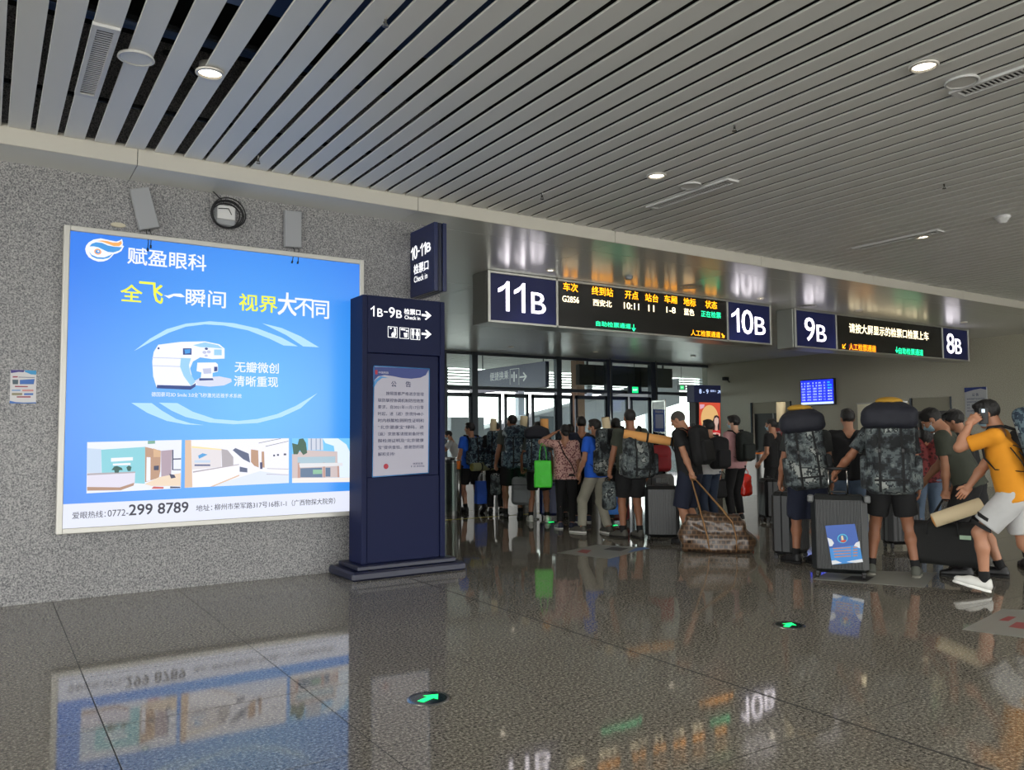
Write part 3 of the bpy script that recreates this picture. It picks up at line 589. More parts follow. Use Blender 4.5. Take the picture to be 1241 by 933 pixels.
# notice in the totem window
kn = [(453, 443.5), (520, 447), (519, 573), (451, 578)]
mb = MB(); K2.poly(mb, [K2.px(*p) for p in kn], M('notice_sheet', (172, 170, 186), .4), .004)
for (a, b) in zip(kn, kn[1:]+kn[:1]):
    mb.tube([K2.P(*K2.px(*a), .006), K2.P(*K2.px(*b), .006)], .006, M('acrylic_edge', (70, 130, 190), .2), 4)
o = mb.build('notice_sheet', kt); o.location = -kt.location
def fn(mb):
    c = (445, 440, 6.22); mi = M('notice_ink', (48, 52, 92), .6)
    K2.ppx(mb, [(42, 28), (465, 45), (440, 90), (400, 110), (330, 118), (260, 112), (190, 98), (130, 90), (80, 100), (42, 140)], M('notice_blue', (44, 60, 128), .5), .006, c)
    K2.ppx(mb, [(42, 165), (60, 125), (100, 98), (160, 112), (110, 112), (75, 140), (44, 195)], M('notice_cyan', (70, 140, 200), .5), .0065, c)
    K2.ppx(mb, [(58, 52), (76, 53), (76, 85), (58, 84)], M('notice_red', (170, 40, 60), .5), .007, c)
    K2.tpx(mb, '中国铁路', 445+84/6.22, 440+62/6.22, 440+79/6.22, 445+160/6.22, M('paper2', (190, 190, 205), .6), .01, .007)
    K2.tpx(mb, '公', 445+180/6.22, 440+135/6.22, 440+178/6.22, 445+218/6.22, mi, .02, .007); K2.tpx(mb, '告', 445+288/6.22, 440+136/6.22, 440+180/6.22, 445+328/6.22, mi, .02, .007)
    rows = ['按照首都严格进京管理', '联防联控协调机制防控政策', '要求，自2021年11月17日零', '时起，进（返）京须持48小', '时内核酸检测阴性证明和', '“北京健康宝”绿码，进', '（返）京旅客请提前备好核', '酸检测证明及“北京健康', '宝”提供查验，感谢您的理', '解和支持!']
    for k, r_ in enumerate(rows):
        y_ = 216+k*51; xl = 80 if k else 140; xr = 424 if k < 9 else 205
        K2.tpx(mb, r_, 445+xl/6.22, 440+(y_-2+.0)/6.22, 440+(y_+26)/6.22, 445+xr/6.22, mi, .008, .007)
    u, v = K2.px(445+140/6.22, 440+778/6.22); K2.ell(mb, u, v, .028, .028, M('notice_red', 0), .007)
    K2.tpx(mb, '铁路客服', 445+342/6.22, 440+750/6.22, 440+765/6.22, 445+418/6.22, mi, .01, .007); K2.tpx(mb, '12306', 445+330/6.22, 440+772/6.22, 440+784/6.22, 445+430/6.22, mi, .01, .007)
lettering('notice_print', kt, fn)
# projecting blade sign
BX = 4.10
bs = empty('blade_sign', (BX, YW, 3.05), label='navy blade sign for check-in gates 10-11B projecting from the wall', cat='sign'); BL = (BX, YW, 3.05)
yb0 = on(526, 270, 0, BX)[1]
for k in range(3): box('case', rel((BX+.002+k*.055, BX+.05+k*.055, yb0+(.012 if k == 1 else 0), YW, 3.06, 3.83), BL), m_navyd if k == 1 else m_navy, bs, .004)
Bp = Plane((BX, 0, 0), (0, -1, 0), (-1, 0, 0))
def fn(mb):
    c = lambda x, y: (410+x/3.889, 240+y/3.889)
    def t(s, xl, yt, yb, xr, yr, b): Bp.tpx(mb, s, *c(xl, yt), c(0, yb)[1], c(xr, 0)[0], eS, b, .003, yr=c(0, yr)[1])
    t('1', 343, 236, 296, 354, 262, .03); t('0', 357, 228, 290, 373, 258, .02); t('-', 376, 248, 255, 384, 250, .03); t('1', 387, 216, 276, 398, 245, .03); t('1', 401, 210, 268, 413, 240, .03); t('B', 416, 214, 256, 436, 232, .02); t('检票口', 357, 316, 362, 425, 325, .02); t('Check in', 358, 372, 400, 420, 372, .01)
lettering('lettering', bs, fn)

# ================================================================== GATE SIGNS UNDER THE SOFFIT
YS = 10.25; G = Plane((0, YS-.012, 0), (1, 0, 0), (0, -1, 0))
eG = E('gatewhite', (255, 246, 255), 3.5); eOr = E('led_amber', (255, 160, 10), 3.); eRd = E('led_red', (255, 60, 10), 2.6); eGr = E('led_green', (30, 255, 170), 2.2); eLW = E('led_white', (255, 235, 190), 2.8)
SB = M('sign_blue', (22, 30, 84), .4, spec=.3)
def gate_sign(xs, label):
    a, b, c_, d = [on(x_, 350, 1, YS)[0] for x_ in xs]
    z0, z1 = 3.158, ZS-.005
    g = empty('gate_sign', ((a+d)/2, YS, z0), label=label, cat='sign'); L = ((a+d)/2, YS, z0)
    box('housing', rel((a, d, YS+.03, YS+.42, z0, z1), L), m_alu, g, .006)
    for u0, u1 in ((a, a+.05), (b-.02, b+.02), (c_-.02, c_+.02), (d-.05, d)): box('frame_post', rel((u0, u1, YS-.03, YS+.03, z0, z1), L), m_alu, g, .004)
    for v0 in (z0, z1-.035): box('frame_rail', rel((a+.05, d-.05, YS-.03, YS+.03, v0, v0+.035), L), m_alu, g, .004)
    box('number_panel', rel((a+.05, b-.02, YS-.01, YS+.03, z0+.035, z1-.035), L), SB, g); box('number_panel', rel((c_+.02, d-.05, YS-.01, YS+.03, z0+.035, z1-.035), L), SB, g)
    box('led_screen', rel((b+.02, c_-.02, YS-.01, YS+.03, z0+.035, z1-.035), L), m_ledoff, g)
    return g
g = gate_sign((590, 674, 880, 933), 'hanging gate sign reading 11B and 10B with train departure display')
def bb(mb, c, s, x0, y0, x1, y1, mt, b=.015, sl=.12): G.tpx(mb, s, c[0]+x0/c[2], c[1]+y0/c[2], c[1]+(y1-sl*(x1-x0))/c[2], c[0]+x1/c[2], mt, b, .003)
def fn(mb):
    c = (560, 300, 3.1025)
    bb(mb, c, '1', 135, 123, 178, 240, eG, .009, .1); bb(mb, c, '1', 195, 130, 237, 246, eG, .009, .1); bb(mb, c, 'B', 260, 167, 314, 252, eG, .009, .1)
    bb(mb, c, '1', 1012, 226, 1042, 318, eG, .009, .1); bb(mb, c, '0', 1050, 232, 1094, 328, eG, .009, .1); bb(mb, c, 'B', 1100, 260, 1140, 330, eG, .009, .1)
lettering('gate_number', g, fn)
def fn(mb):
    c = (560, 300, 3.1025)
    for s, x0, y0, x1, y1 in (('车次', 380, 130, 435, 168), ('终到站', 487, 145, 567, 186), ('开点', 612, 160, 662, 197), ('站台', 688, 172, 737, 207), ('车厢', 760, 178, 808, 212), ('地标', 832, 188, 878, 223), ('状态', 914, 198, 958, 232)): bb(mb, c, s, x0, y0, x1, y1, eOr, .02)
    for s, x0, y0, x1, y1 in (('G2856', 377, 180, 439, 210), ('西安北', 492, 193, 562, 226), ('10:11', 608, 205, 665, 236), ('11', 700, 215, 722, 242), ('1-8', 768, 222, 802, 248), ('蓝色', 834, 228, 872, 257)): bb(mb, c, s, x0, y0, x1, y1, eLW, .02)
    bb(mb, c, '正在检票', 898, 236, 972, 268, eGr, .015); bb(mb, c, '自助检票通道', 503, 275, 634, 310, eGr, .015); bb(mb, c, '↓', 638, 288, 652, 316, eGr, .03); bb(mb, c, '人工检票通道', 860, 308, 970, 343, eOr, .015)
    G.ppx(mb, [(974, 325), (978, 322), (984, 332), (987, 329), (986, 340), (975, 338), (980, 335)], eOr, .003, c)
lettering('led_text', g, fn)
g = gate_sign((961, 1011, 1139, 1170.5), 'hanging gate sign reading 9B and 8B with yellow message display')
def fn(mb):
    c = (940, 340, 4.123)
    bb(mb, c, '9', 143, 182, 195, 304, eG, .009, .1); bb(mb, c, 'B', 204, 220, 252, 308, eG, .009, .1); bb(mb, c, '8', 853, 262, 892, 366, eG, .009, .1); bb(mb, c, 'B', 896, 290, 928, 368, eG, .009, .1)
lettering('gate_number', g, fn)
def fn(mb):
    c = (940, 340, 4.123)
    bb(mb, c, '请按大屏显示的检票口检票上车', 366, 212, 762, 300, eLW, .015, .105)
    bb(mb, c, '↙', 333, 314, 350, 340, eOr, .02); 
    G.ppx(mb, [(366, 318), (503, 330), (503, 358), (366, 346)], M('led_red_field', (120, 12, 6), .5, emis=1.), .001, c)
    bb(mb, c, '人工检票通道', 366, 312, 500, 358, eOr, .01, .09); bb(mb, c, '自助检票通道', 613, 334, 736, 375, eGr, .015, .08); bb(mb, c, '↓', 598, 330, 611, 362, eGr, .03)
lettering('led_text', g, fn)

# ================================================================== LAMPS, SPEAKERS, VENTS, SPRINKLERS
def spot(name, loc, w_, size=1.9, col=(1, .93, .82)):
    l = bpy.data.lights.new(name, 'SPOT'); l.energy = w_; l.spot_size = size; l.spot_blend = .6; l.shadow_soft_size = .09; l.color = col
    o = bpy.data.objects.new(name, l); COL.objects.link(o); o.location = loc; return o
eL = E('lamp', (255, 240, 215), 9.)
m_rim = M('lamp_rim', (210, 206, 198), .35, .3)
def downlight(x, y, z, r, label, watt, group=None):
    g = empty('downlight', (x, y, z), label=label, cat='ceiling light', group=group)
    mb = MB(); n = 28
    ring = lambda r_, z_: [(r_*math.cos(2*math.pi*k/n), r_*math.sin(2*math.pi*k/n), z_) for k in range(n)]
    mb.add(ring(r, .0)+ring(r*1.02, -.012)+ring(r*.82, -.018)+ring(r*.78, .06), [(j*n+k, j*n+(k+1) % n, (j+1)*n+(k+1) % n, (j+1)*n+k) for j in range(3) for k in range(n)], m_rim, True); mb.build('rim', g)
    MB().disc((0, 0), r*.78, .0, .03, eL, n).build('lamp', g)
    if watt: s = spot('lamp_light', (0, 0, -.03), watt); s.parent = g
    return g
LR = [.555, 5.63, 10.5, 15.4, 20.3]
names_x = ['', '', '']
for j, y in enumerate((5.92, 3.08, .2, -2.7, -5.6)):
    for i, x in enumerate((1.29, 5.66, 10.52, 15.4, 20.2)):
        if j > 1 and i > 3: continue
        if j == 1: x = {0: .8, 1: 5.58}.get(i, x)
        lab = {(0, 0): 'lit round downlight in the slats nearest the advert', (0, 1): 'lit round downlight in the slats above the 11B gate sign', (0, 2): 'lit round downlight in the slats above the 9B gate sign', (1, 1): 'brightest round downlight in the slats at the upper right'}.get((j, i))
        downlight(x, y, ZC-.004, .1, lab or 'downlight beyond the frame, %s from the advert wall, %s from left' % (('first row', 'second row', 'third row', 'fourth row', 'fifth row')[j], ('first', 'second', 'third', 'fourth', 'fifth')[i]), LAMP_W, 'downlights in the slat ceiling')
SL = [(667, 327), (922, 361), (1041, 376), (1168, 390)]
for k, p in enumerate(SL):
    P_ = on(*p, 2, ZS); downlight(P_[0], P_[1], ZS-.002, .075, ['small soffit downlight above the 11B sign', 'small soffit downlight above the 10B sign', 'small soffit downlight above the 9B sign', 'small soffit downlight above the 8B sign'][k], LAMP_W*.35)
for k, p in enumerate([(619, 420), (722, 426), (840, 431)]):
    P_ = on(*p, 2, ZS); downlight(P_[0], P_[1], ZS-.002, .085, ['left', 'middle', 'right'][k]+' soffit downlight just before the glass front', LAMP_W*.35)
for k, (x, y) in enumerate([(8.0, 12.6), (12.5, 12.9), (17., 12.9)]):  # each of these fittings glows and carries its own spot lamp
    downlight(x, y, ZS-.002, .075, 'unlit-looking small soffit fitting behind the gate signs, '+['left', 'middle', 'right'][k]+' one', LAMP_W*.3)
def speaker(x, y, z, label):
    g = empty('ceiling_speaker', (x, y, z), label=label, cat='speaker'); n = 28
    ring = lambda r_, z_: [(r_*math.cos(2*math.pi*k/n), r_*math.sin(2*math.pi*k/n), z_) for k in range(n)]
    MB().add(ring(.115, .004)+ring(.12, -.012)+ring(.105, -.016)+ring(.098, -.006), [(j*n+k, j*n+(k+1) % n, (j+1)*n+(k+1) % n, (j+1)*n+k) for j in range(3) for k in range(n)], m_white, True).build('rim', g)
    MB().disc((0, 0), .098, -.008, -.004, m_slat, n).build('grille', g)
speaker(.806, 5.955, ZC-.003, 'round white ceiling speaker left of the nearest downlight'); speaker(6.08, 3.07, ZC-.003, 'round ceiling speaker beside the upper right downlight'); speaker(6.2, 5.98, ZC-.003, 'round ceiling speaker beside the vent above the 11B sign')
def vent(x0, x1, y0, y1, label):
    g = empty('ceiling_vent', ((x0+x1)/2, (y0+y1)/2, ZC-.012), label=label, cat='vent'); w_, l_ = (x1-x0)/2, (y1-y0)/2
    MB().box(-w_-.03, -w_, -l_-.05, l_+.05, -.008, .02, m_white).box(w_, w_+.03, -l_-.05, l_+.05, -.008, .02, m_white).box(-w_, w_, -l_-.05, -l_, -.008, .02, m_white).box(-w_, w_, l_, l_+.05, -.008, .02, m_white).build('frame', g)
    MB().box(-w_, w_, -l_, l_, .010, .014, m_black).build('backing', g); n = int((y1-y0)/.034); first_ = None
    for k in range(n):
        if first_ is None: first_ = MB().box(-w_, w_, 0, .011, -.002, .003, m_white).build('blade', g); o = first_
        else: o = link('blade', first_.data, g)
        o.location = (0, -l_+.034*k+.01, 0)
vent(.53, .63, 5.63, 6.78, 'slotted air vent in the slats at the upper left'); vent(6.38, 6.5, 5.65, 6.78, 'long slotted air vent in the slats above the 11B sign'); vent(6.22, 6.34, 2.0, 3.18, 'slotted air vent in the slats at the upper right corner'); vent(10.34, 10.46, 5.65, 6.78, 'slotted air vent in the slats near the 9B sign')
for k, (p, lab) in enumerate((((467, 23), 'top left'), ((313, 192), 'above the antenna panels'), ((890, 152), 'in the middle of the slat ceiling'), ((1144, 223), 'right of the ceiling middle'), ((657, 236), 'near the fascia above 11B'))):
    P_ = on(*p, 2, ZC); g = empty('sprinkler', (P_[0], P_[1], ZC-.0), label='small sprinkler head '+lab, cat='sprinkler')
    MB().tube([(0, 0, .12), (0, 0, -.03)], .009, m_steel, 8).build('pipe', g); MB().disc((0, 0), .02, -.05, -.046, m_steel, 12).tube([(-.012, 0, -.02), (-.015, 0, -.046)], .003, m_steel, 5).tube([(.012, 0, -.02), (.015, 0, -.046)], .003, m_steel, 5).build('deflector', g)
P_ = on(1215, 262, 2, ZC); g = empty('ceiling_camera', (P_[0], P_[1], ZC), label='small white dome camera in the slat ceiling at the right', cat='camera')
MB().disc((0, 0), .09, -.03, 0, m_white, 24).build('mount', g); MB().disc((0, 0), .035, -.09, -.03, m_white, 24, .08).build('dome', g)
for p, lab in (((516, 140), 0),): pass
P_ = on(762, 335, 2, ZS); o = MB().disc((0, 0), .05, -.05, 0, m_grey, 16, .07).build('smoke_detector'); o.location = P_; tag(o, 'grey smoke detector on the soffit above the departure display', 'detector')
for p, nm in (((838, 347), 'above the 10B side of the departure display'), ((978, 371), 'between the two gate signs')):
    P_ = on(*p, 2, ZS); g = empty('soffit_diffuser', (P_[0], P_[1], ZS), label='round slotted air diffuser in the soffit '+nm, cat='vent')
    for k in range(3): n = 28; r_ = .04+.055*k; MB().add([(q_*math.cos(2*math.pi*i/n), q_*math.sin(2*math.pi*i/n), z_) for q_, z_ in ((r_, -.002), (r_+.04, -.010)) for i in range(n)], [(i, (i+1) % n, n+(i+1) % n, n+i) for i in range(n)], M('diffuser_grey', (190, 190, 186), .5), True).build('ring', g)

# ================================================================== FLOOR LIGHTS AND FLOOR STICKERS
eAr = E('arrow_green', (10, 255, 120), 2.2)
def floor_light(x, y, label, ang, scale=1.):
    P_ = fl(x, y); g = empty('floor_exit_light', P_, ang, label, 'floor light'); n = 28
    ring = lambda r_, z_: [(r_*math.cos(2*math.pi*k/n), r_*math.sin(2*math.pi*k/n), z_) for k in range(n)]
    MB().add(ring(.125, 0.0005)+ring(.12, .005)+ring(.1, .006), [(j*n+k, j*n+(k+1) % n, (j+1)*n+(k+1) % n, (j+1)*n+k) for j in range(2) for k in range(n)], m_steel, True).build('rim', g)
    MB().disc((0, 0), .1, .002, .005, M('lens_dark', (26, 40, 36), .12), n).build('lens', g)
    s = scale; MB().add([(x_*s, y_*s, .0065) for x_, y_ in ((-.075, -.022), (.01, -.022), (.01, -.055), (.08, 0), (.01, .055), (.01, .022), (-.075, .022))], [(0, 1, 2, 3, 4, 5, 6)], eAr).build('arrow', g)
floor_light(520, 847, 'round green arrow light in the floor nearest the camera', .4); floor_light(956, 758, 'round green arrow light in the floor before the suitcases', .4)
floor_light(900, 664, 'green floor light behind the woven bag', .4); floor_light(745, 637, 'green floor light behind the walking man in grey trousers', .4); floor_light(668, 633, 'green floor light beside the woman with the green tote', .4)
def sticker(pts, label, print_):
    P_ = [fl(*p) for p in pts]; c_ = np.mean(P_, 0); g = empty('floor_sticker', c_, 0, label, 'sticker')
    MB().add([(*(p-c_)[:2], z_) for z_ in (0.0005, .002) for p in P_], [(4, 5, 6, 7), (0, 1, 5, 4), (1, 2, 6, 5), (2, 3, 7, 6), (3, 0, 4, 7)], M('sticker_white', (128, 130, 124), .4)).build('sheet', g)
    mb = MB()
    for k, (mt, q_) in enumerate(print_):
        mb.add([((fl(*p)-c_)[0], (fl(*p)-c_)[1], .0026+.0003*k) for p in q_], [tuple(range(len(q_)))], mt)
    mb.build('print', g)
mk = M('sticker_ink', (60, 60, 60), .6); mr_ = M('sticker_red', (140, 60, 60), .5); mbl = M('sticker_blue', (90, 120, 170), .5)
sticker([(675, 670), (723, 660), (788, 664), (738, 677)], 'white floor sticker behind the queue, left of the woven bag', [(mr_, [(699, 669), (706, 666), (717, 667), (711, 671)]), (mk, [(731, 666), (742, 663), (762, 664.5), (752, 668)]), (mbl, [(771, 664), (780, 663.5), (788, 664.5), (760, 670)])])
sticker([(1166, 763), (1215, 738), (1290, 742), (1262, 776)], 'pale floor sticker with red print at the right edge', [(mr_, [(1222, 760), (1232, 754), (1262, 757), (1252, 764)]), (mr_, [(1210, 752), (1222, 747), (1232, 748), (1222, 753)])])
sticker([(985, 702), (1010, 690), (1135, 694), (1120, 712)], 'pale worn floor sticker under the man behind the large suitcase', [(mk, [(1020, 703), (1032, 698), (1060, 699), (1050, 705)])])

# ================================================================== TICKET GATES
m_or = M('gate_orange', (226, 120, 40), .4); eGl = E('gate_green', (30, 255, 130), 5.)
def gate(x, y, label, light=False, orange=False, L_=1.5):
    g = empty('ticket_gate', (x, y, 0), 0, label, 'ticket gate', 'automatic ticket gates'); n = 16
    # cabinet with a round nose towards the queue
    out = [(.15*math.cos(math.pi+math.pi*k/n), .15*math.sin(math.pi+math.pi*k/n)) for k in range(n+1)]+[(.15, L_), (-.15, L_)]
    m_ = len(out); vs = [(a, b, z_) for z_ in (.0, .96) for a, b in out]
    MB().add(vs, [(i, (i+1) % m_, m_+(i+1) % m_, m_+i) for i in range(m_)]+[tuple(range(m_, 2*m_))], M('gate_steel', (112, 112, 110), .36, .9)).build('cabinet', g)
    vs = [(a*1.05, b*1.02, z_) for z_ in (.962, 1.0) for a, b in out]
    MB().add(vs, [(i, (i+1) % m_, m_+(i+1) % m_, m_+i) for i in range(m_)]+[tuple(range(m_, 2*m_)), tuple(range(m_))[::-1]], m_or if orange else M('gate_top', (58, 60, 62), .3)).build('top', g)
    MB().box(-.05, .05, .0, .16, 1.002, 1.05, m_black, .01).build('card_reader', g)
    MB().box(.15, .52, .72, .735, .35, .98, M('flap_glass', (120, 170, 160), .1, alpha=.5)).build('flap', g)
    if light: MB().add([(.035*math.cos(2*math.pi*k/16), -.153, .86+.035*math.sin(2*math.pi*k/16)) for k in range(16)], [tuple(range(16))[::-1]], eGl).build('indicator', g)
    return g
gate(7.22, 13.02, 'steel ticket gate nearest the granite wall end'); gate(8.15, 13.6, 'second steel ticket gate, beside the man in blue')
for k in range(3): gate(9.25+k*.9, 13.6, ['third steel gate with a green light behind the grey backpack', 'fourth steel gate hidden behind the queue', 'fifth steel gate hidden behind the queue'][k], light=(k == 0))
for k in range(3): gate(15.35+k*.95, 12.75,  ['orange topped gate with a green light beside the man in black', 'orange topped gate behind the man in the pink shirt', 'orange topped gate furthest right'][k], light=(k == 0), orange=True, L_=.6)
# barrier post with glass between wall end and first gate
P_ = fl(556, 626); g = empty('glass_barrier', (P_[0], P_[1], 0), 0, 'bright steel post of the glass barrier at the first gate', 'barrier')
MB().tube([(0, 0, 0), (0, 0, 1.02)], .03, m_steel, 12).build('post', g); MB().tube([(0, 0, .85), (0, 0, 1.0)], .034, m_or, 12).build('cap', g)
MB().box(-2.2, -.05, -.006, .006, .1, .95, m_glass).build('pane', g)
P_ = fl(648, 629); g = empty('gate_post', (P_[0], P_[1], 0), 0, 'white round gate post with a green light below the grey backpack', 'post')
MB().tube([(0, 0, 0), (0, 0, .62)], .035, m_white, 14).disc((0, 0), .08, 0, .02, m_steel, 18).build('pole', g); MB().disc((0, 0), .04, .62, .68, eGl, 14).build('indicator', g)
P_ = fl(602, 621); g = MB().tube([(0, 0, 0), (0, 0, .5)], .03, m_white, 12).build('short_post'); g.location = (P_[0], P_[1], 0); tag(g, 'short white floor post behind the blue carrier bag', 'post')
# yellow queue line
o = MB().box(5.2, 9.4, 12.32, 12.38, .0004, .0025, M('yellow_tape', (170, 160, 60), .5)).build('floor_tape'); tag(o, 'yellow tape line on the floor before the gates', 'tape')

# ================================================================== RIGHT WALL FITTINGS
RP = Plane((XR, 0, 0), (0, -1, 0), (-1, 0, 0))
def rbox(name, pts, d, mt, label, cat):
    us = [RP.px(*p) for p in pts]; u0 = min(a for a, b in us); u1 = max(a for a, b in us); v0 = min(b for a, b in us); v1 = max(b for a, b in us)
    g = empty(name, (XR-.15, -(u0+u1)/2, v0), label=label, cat=cat); L = (XR-.15, -(u0+u1)/2, v0)
    return g, L, (-u1, -u0, v0, v1)
g, L, (y0, y1, z0, z1) = rbox('wall_screen', [(974, 462), (1014, 489)], .1, None, 'blue timetable screen high on the right granite wall', 'screen')
box('case', rel((XR-.15, XR-.04, y0-.03, y1+.03, z0-.03, z1+.03), L), m_black, g, .01); box('bracket', rel((XR-.04, XR, (y0+y1)/2-.1, (y0+y1)/2+.1, z0+.1, z1-.1), L), m_steel, g)
TP = Plane((XR-.152, 0, 0), (0, -1, 0), (-1, 0, 0)); eTB = E('tv_blue', (30, 50, 250), 1.3); eTW = E('tv_white', (190, 210, 255), 1.6); eTC = E('tv_cyan', (60, 220, 220), 1.4)
box('screen', rel((XR-.156, XR-.15, y0, y1, z0, z1), L), eTB, g)
def fn(mb):
    H_, W_ = z1-z0, y1-y0; T = Plane((XR-.158, 0, 0), (0, -1, 0), (-1, 0, 0))
    T.rect(mb, -y1, z0, -y0, z0+.09*H_, eTW, .001)
    for r_ in range(7):
        for c_, (a, b) in enumerate(((.03, .14), (.2, .32), (.38, .5), (.55, .66), (.72, .76), (.83, .97))):
            if r_ == 0 and c_ % 2: b = a+.08
            T.text(mb, random.choice(['G2856', '10:11', '11']) if c_ in (0, 2, 4) else random.choice(['西安北', '北京西', '南宁']) if c_ != 5 else '候车', -y1+a*W_, z0+H_*(.85-.115*r_), -y1+b*W_, z0+H_*(.91-.115*r_), eTC if c_ == 5 and r_ < 3 else eTW, .02, .001)
lettering('screen_text', g, fn)
g, L, (y0, y1, z0, z1) = rbox('wall_poster', [(1170, 470), (1198, 505)], .1, None, 'white and blue notice board on the right wall above the phone caller', 'notice')
box('board', rel((XR-.06, XR, y0, y1, z0, z1), L), M('board_white', (176, 178, 182), .5), g, .004)
def fn(mb):
    T = Plane((XR-.061, 0, 0), (0, -1, 0), (-1, 0, 0)); u0, u1 = -y1, -y0; W_, H_ = u1-u0, z1-z0; mi = M('notice_ink', 0)
    T.poly(mb, [(u0, z1), (u1, z1), (u1, z1-.1*H_), (u0+.75*W_, z1-.05*H_), (u0+.4*W_, z1-.09*H_), (u0, z1-.16*H_)], M('notice_blue', 0), .001)
    T.text(mb, '公 告', u0+.35*W_, z1-.3*H_, u0+.65*W_, z1-.2*H_, mi, .02, .002)
    for k, r_ in enumerate(['按照首都严格进京管理', '联防联控协调机制防控政策', '要求，自2021年11月17日零', '时起，进（返）京须持48小', '时内核酸检测阴性证明和']): T.text(mb, r_, u0+.1*W_, z1-(.42+.1*k)*H_, u0+.92*W_, z1-(.36+.1*k)*H_, mi, .01, .002)
lettering('print', g, fn)
for k, (xa_, xb_) in enumerate(((1040, 1057), (1089, 1101))):  # pale sheets stand in for bright openings, their light put into the colour
    ya_, yb_ = on(xb_, 490, 0, XR)[1], on(xa_, 490, 0, XR)[1]; g = empty('bright_strip', (XR-.05, (ya_+yb_)/2, 0), 0, 'tall pale panel on the right granite wall, '+['left of the largest pack', 'right of the largest pack'][k], 'panel')
    MB().box(0, .05, (ya_-yb_)/2, (yb_-ya_)/2, .1, 2.3, M('opening_pale', (236, 230, 205), .3), .004).build('sheet', g); MB().box(-.01, .05, (ya_-yb_)/2-.02, (yb_-ya_)/2+.02, 2.3, 2.34, m_alu).build('top_rail', g)
# red plate on the far door
p = RP.px(910, 520); pz = RP.px(922, 530)
o = MB().box(XR+.09, XR+.12, 17.5, 18.1, 1.3, 1.62, M('red_plate', (170, 40, 40), .4, emis=0), .004).build('door_plate'); tag(o, 'red plate with white text on the grey door right of the totem', 'sign')
o2 = MB(); Plane((XR+.088, 0, 0), (0, -1, 0), (-1, 0, 0)).text(o2, '禁止通行', -17.9, 1.4, -17.58, 1.52, m_white, .02, .001); u = o2.parts[0].build('lettering', o)
o2 = MB(); g = on(822, 458, 0, XR)
# wall camera right of the glass front
g_ = on(884, 459, 0, XR); g = empty('wall_camera', (XR, g_[1], g_[2]), label='small black surveillance camera on the right wall beside the glass front', cat='camera')
MB().box(-.32, -.08, -.06, .06, -.06, .06, m_black, .015).build('body', g); MB().tube([(-.1, 0, -.03), (0, 0, -.12)], .02, m_black).build('arm', g)
# exit signs
for p, Y, lab, s_ in (((769, 472.5), YF-.12, 'green exit sign above the middle glass door', 1.), ((826, 469.5), 26.5, 'far green exit sign beyond the right glass', .8)):
    P_ = on(*p, 1, Y); g = empty('exit_sign', P_, 0, lab, 'sign')
    MB().box(-.3*s_, .3*s_, -.03, .03, -.13*s_, .13*s_, m_frame, .006).build('case', g); MB().box(-.13*s_, .13*s_, -.036, -.031, -.1*s_, .1*s_, E('exit_green', (20, 255, 130), 1.6)).build('panel', g)
    mb = MB(); Plane((0, -.037, 0), (1, 0, 0), (0, -1, 0)).text(mb, 'EXIT', -.1*s_, -.03*s_, .1*s_, .03*s_, E('exit_white', (230, 255, 240), 1.8), .02, .001); (mb.parts[0]).build('lettering', g)
    if Y < YF: MB().tube([(0, 0, .13), (0, 0, ZS-P_[2])], .01, m_frame, 6).build('hanger', g)
    else: MB().tube([(0, 0, .1), (0, 0, 4.56-P_[2])], .01, m_frame, 6).build('hanger', g)
# blue poster stand in the open door
P_ = fl(799, 560); yq = YF-1.6; p0 = on(792, 496, 1, yq); p1 = on(806, 523, 1, yq); g = empty('poster_stand', (p0[0], yq, 0), 0, 'blue poster on a stand behind the grey-haired man', 'poster')
wq = p1[0]-p0[0]; MB().box(0, wq, 0, .02, p1[2], p0[2], M('poster_blue', (70, 96, 170), .5), .004).build('board', g)
MB().tube([(wq/2, .03, 0), (wq/2, .03, p0[2])], .02, m_steel).disc((wq/2, .03), .2, 0, .02, m_steel).build('stand', g)
mb = MB(); T = Plane((0, 0, 0), (1, 0, 0), (0, -1, 0)); hq = p0[2]-p1[2]; T.rect(mb, wq*.15, p1[2]+hq*.15, wq*.85, p1[2]+hq*.78, M('poster_pale', (170, 180, 205), .6), .002); T.text(mb, '便捷换乘', wq*.12, p1[2]+hq*.84, wq*.88, p1[2]+hq*.95, m_white, .02, .003); mb.build('print', g); mb.parts[0].build('lettering', g)
# 8-9 totem with portrait advert
YT = 16.6; a = on(841, 466, 1, YT); b = on(874, 488, 1, YT); TPn = Plane((0, YT, 0), (1, 0, 0), (0, -1, 0)); TL = (a[0], YT, 0)
g = empty('advert_totem', (a[0], YT, 0), 0, 'navy totem numbered 8-9 with a red portrait advert screen', 'totem'); wT = b[0]-a[0]
box('head', (0, wT, 0, .3, b[2], a[2]), M('totem_navy2', (34, 44, 90), .4), g, .01); box('body', (.06, wT, .02, .28, .12, b[2]), m_black, g, .01); box('base', (-.1, wT+.1, -.15, .45, 0, .12), m_navyd, g, .02)
c8 = (700, 400, 6.6667)
def fn(mb): TPn.tpx(mb, '8 - 9', 700+982/6.667, 400+476/6.667, 400+512/6.667, 700+1056/6.667, eTW, .01, .004); TPn.tpx(mb, '检票口', 700+1072/6.667, 400+483/6.667, 400+500/6.667, 700+1115/6.667, eTW, .01, .004); TPn.tpx(mb, '↗', 700+1130/6.667, 400+488/6.667, 400+512/6.667, 700+1152/6.667, eTW, .02, .004)
lettering('lettering', g, fn)
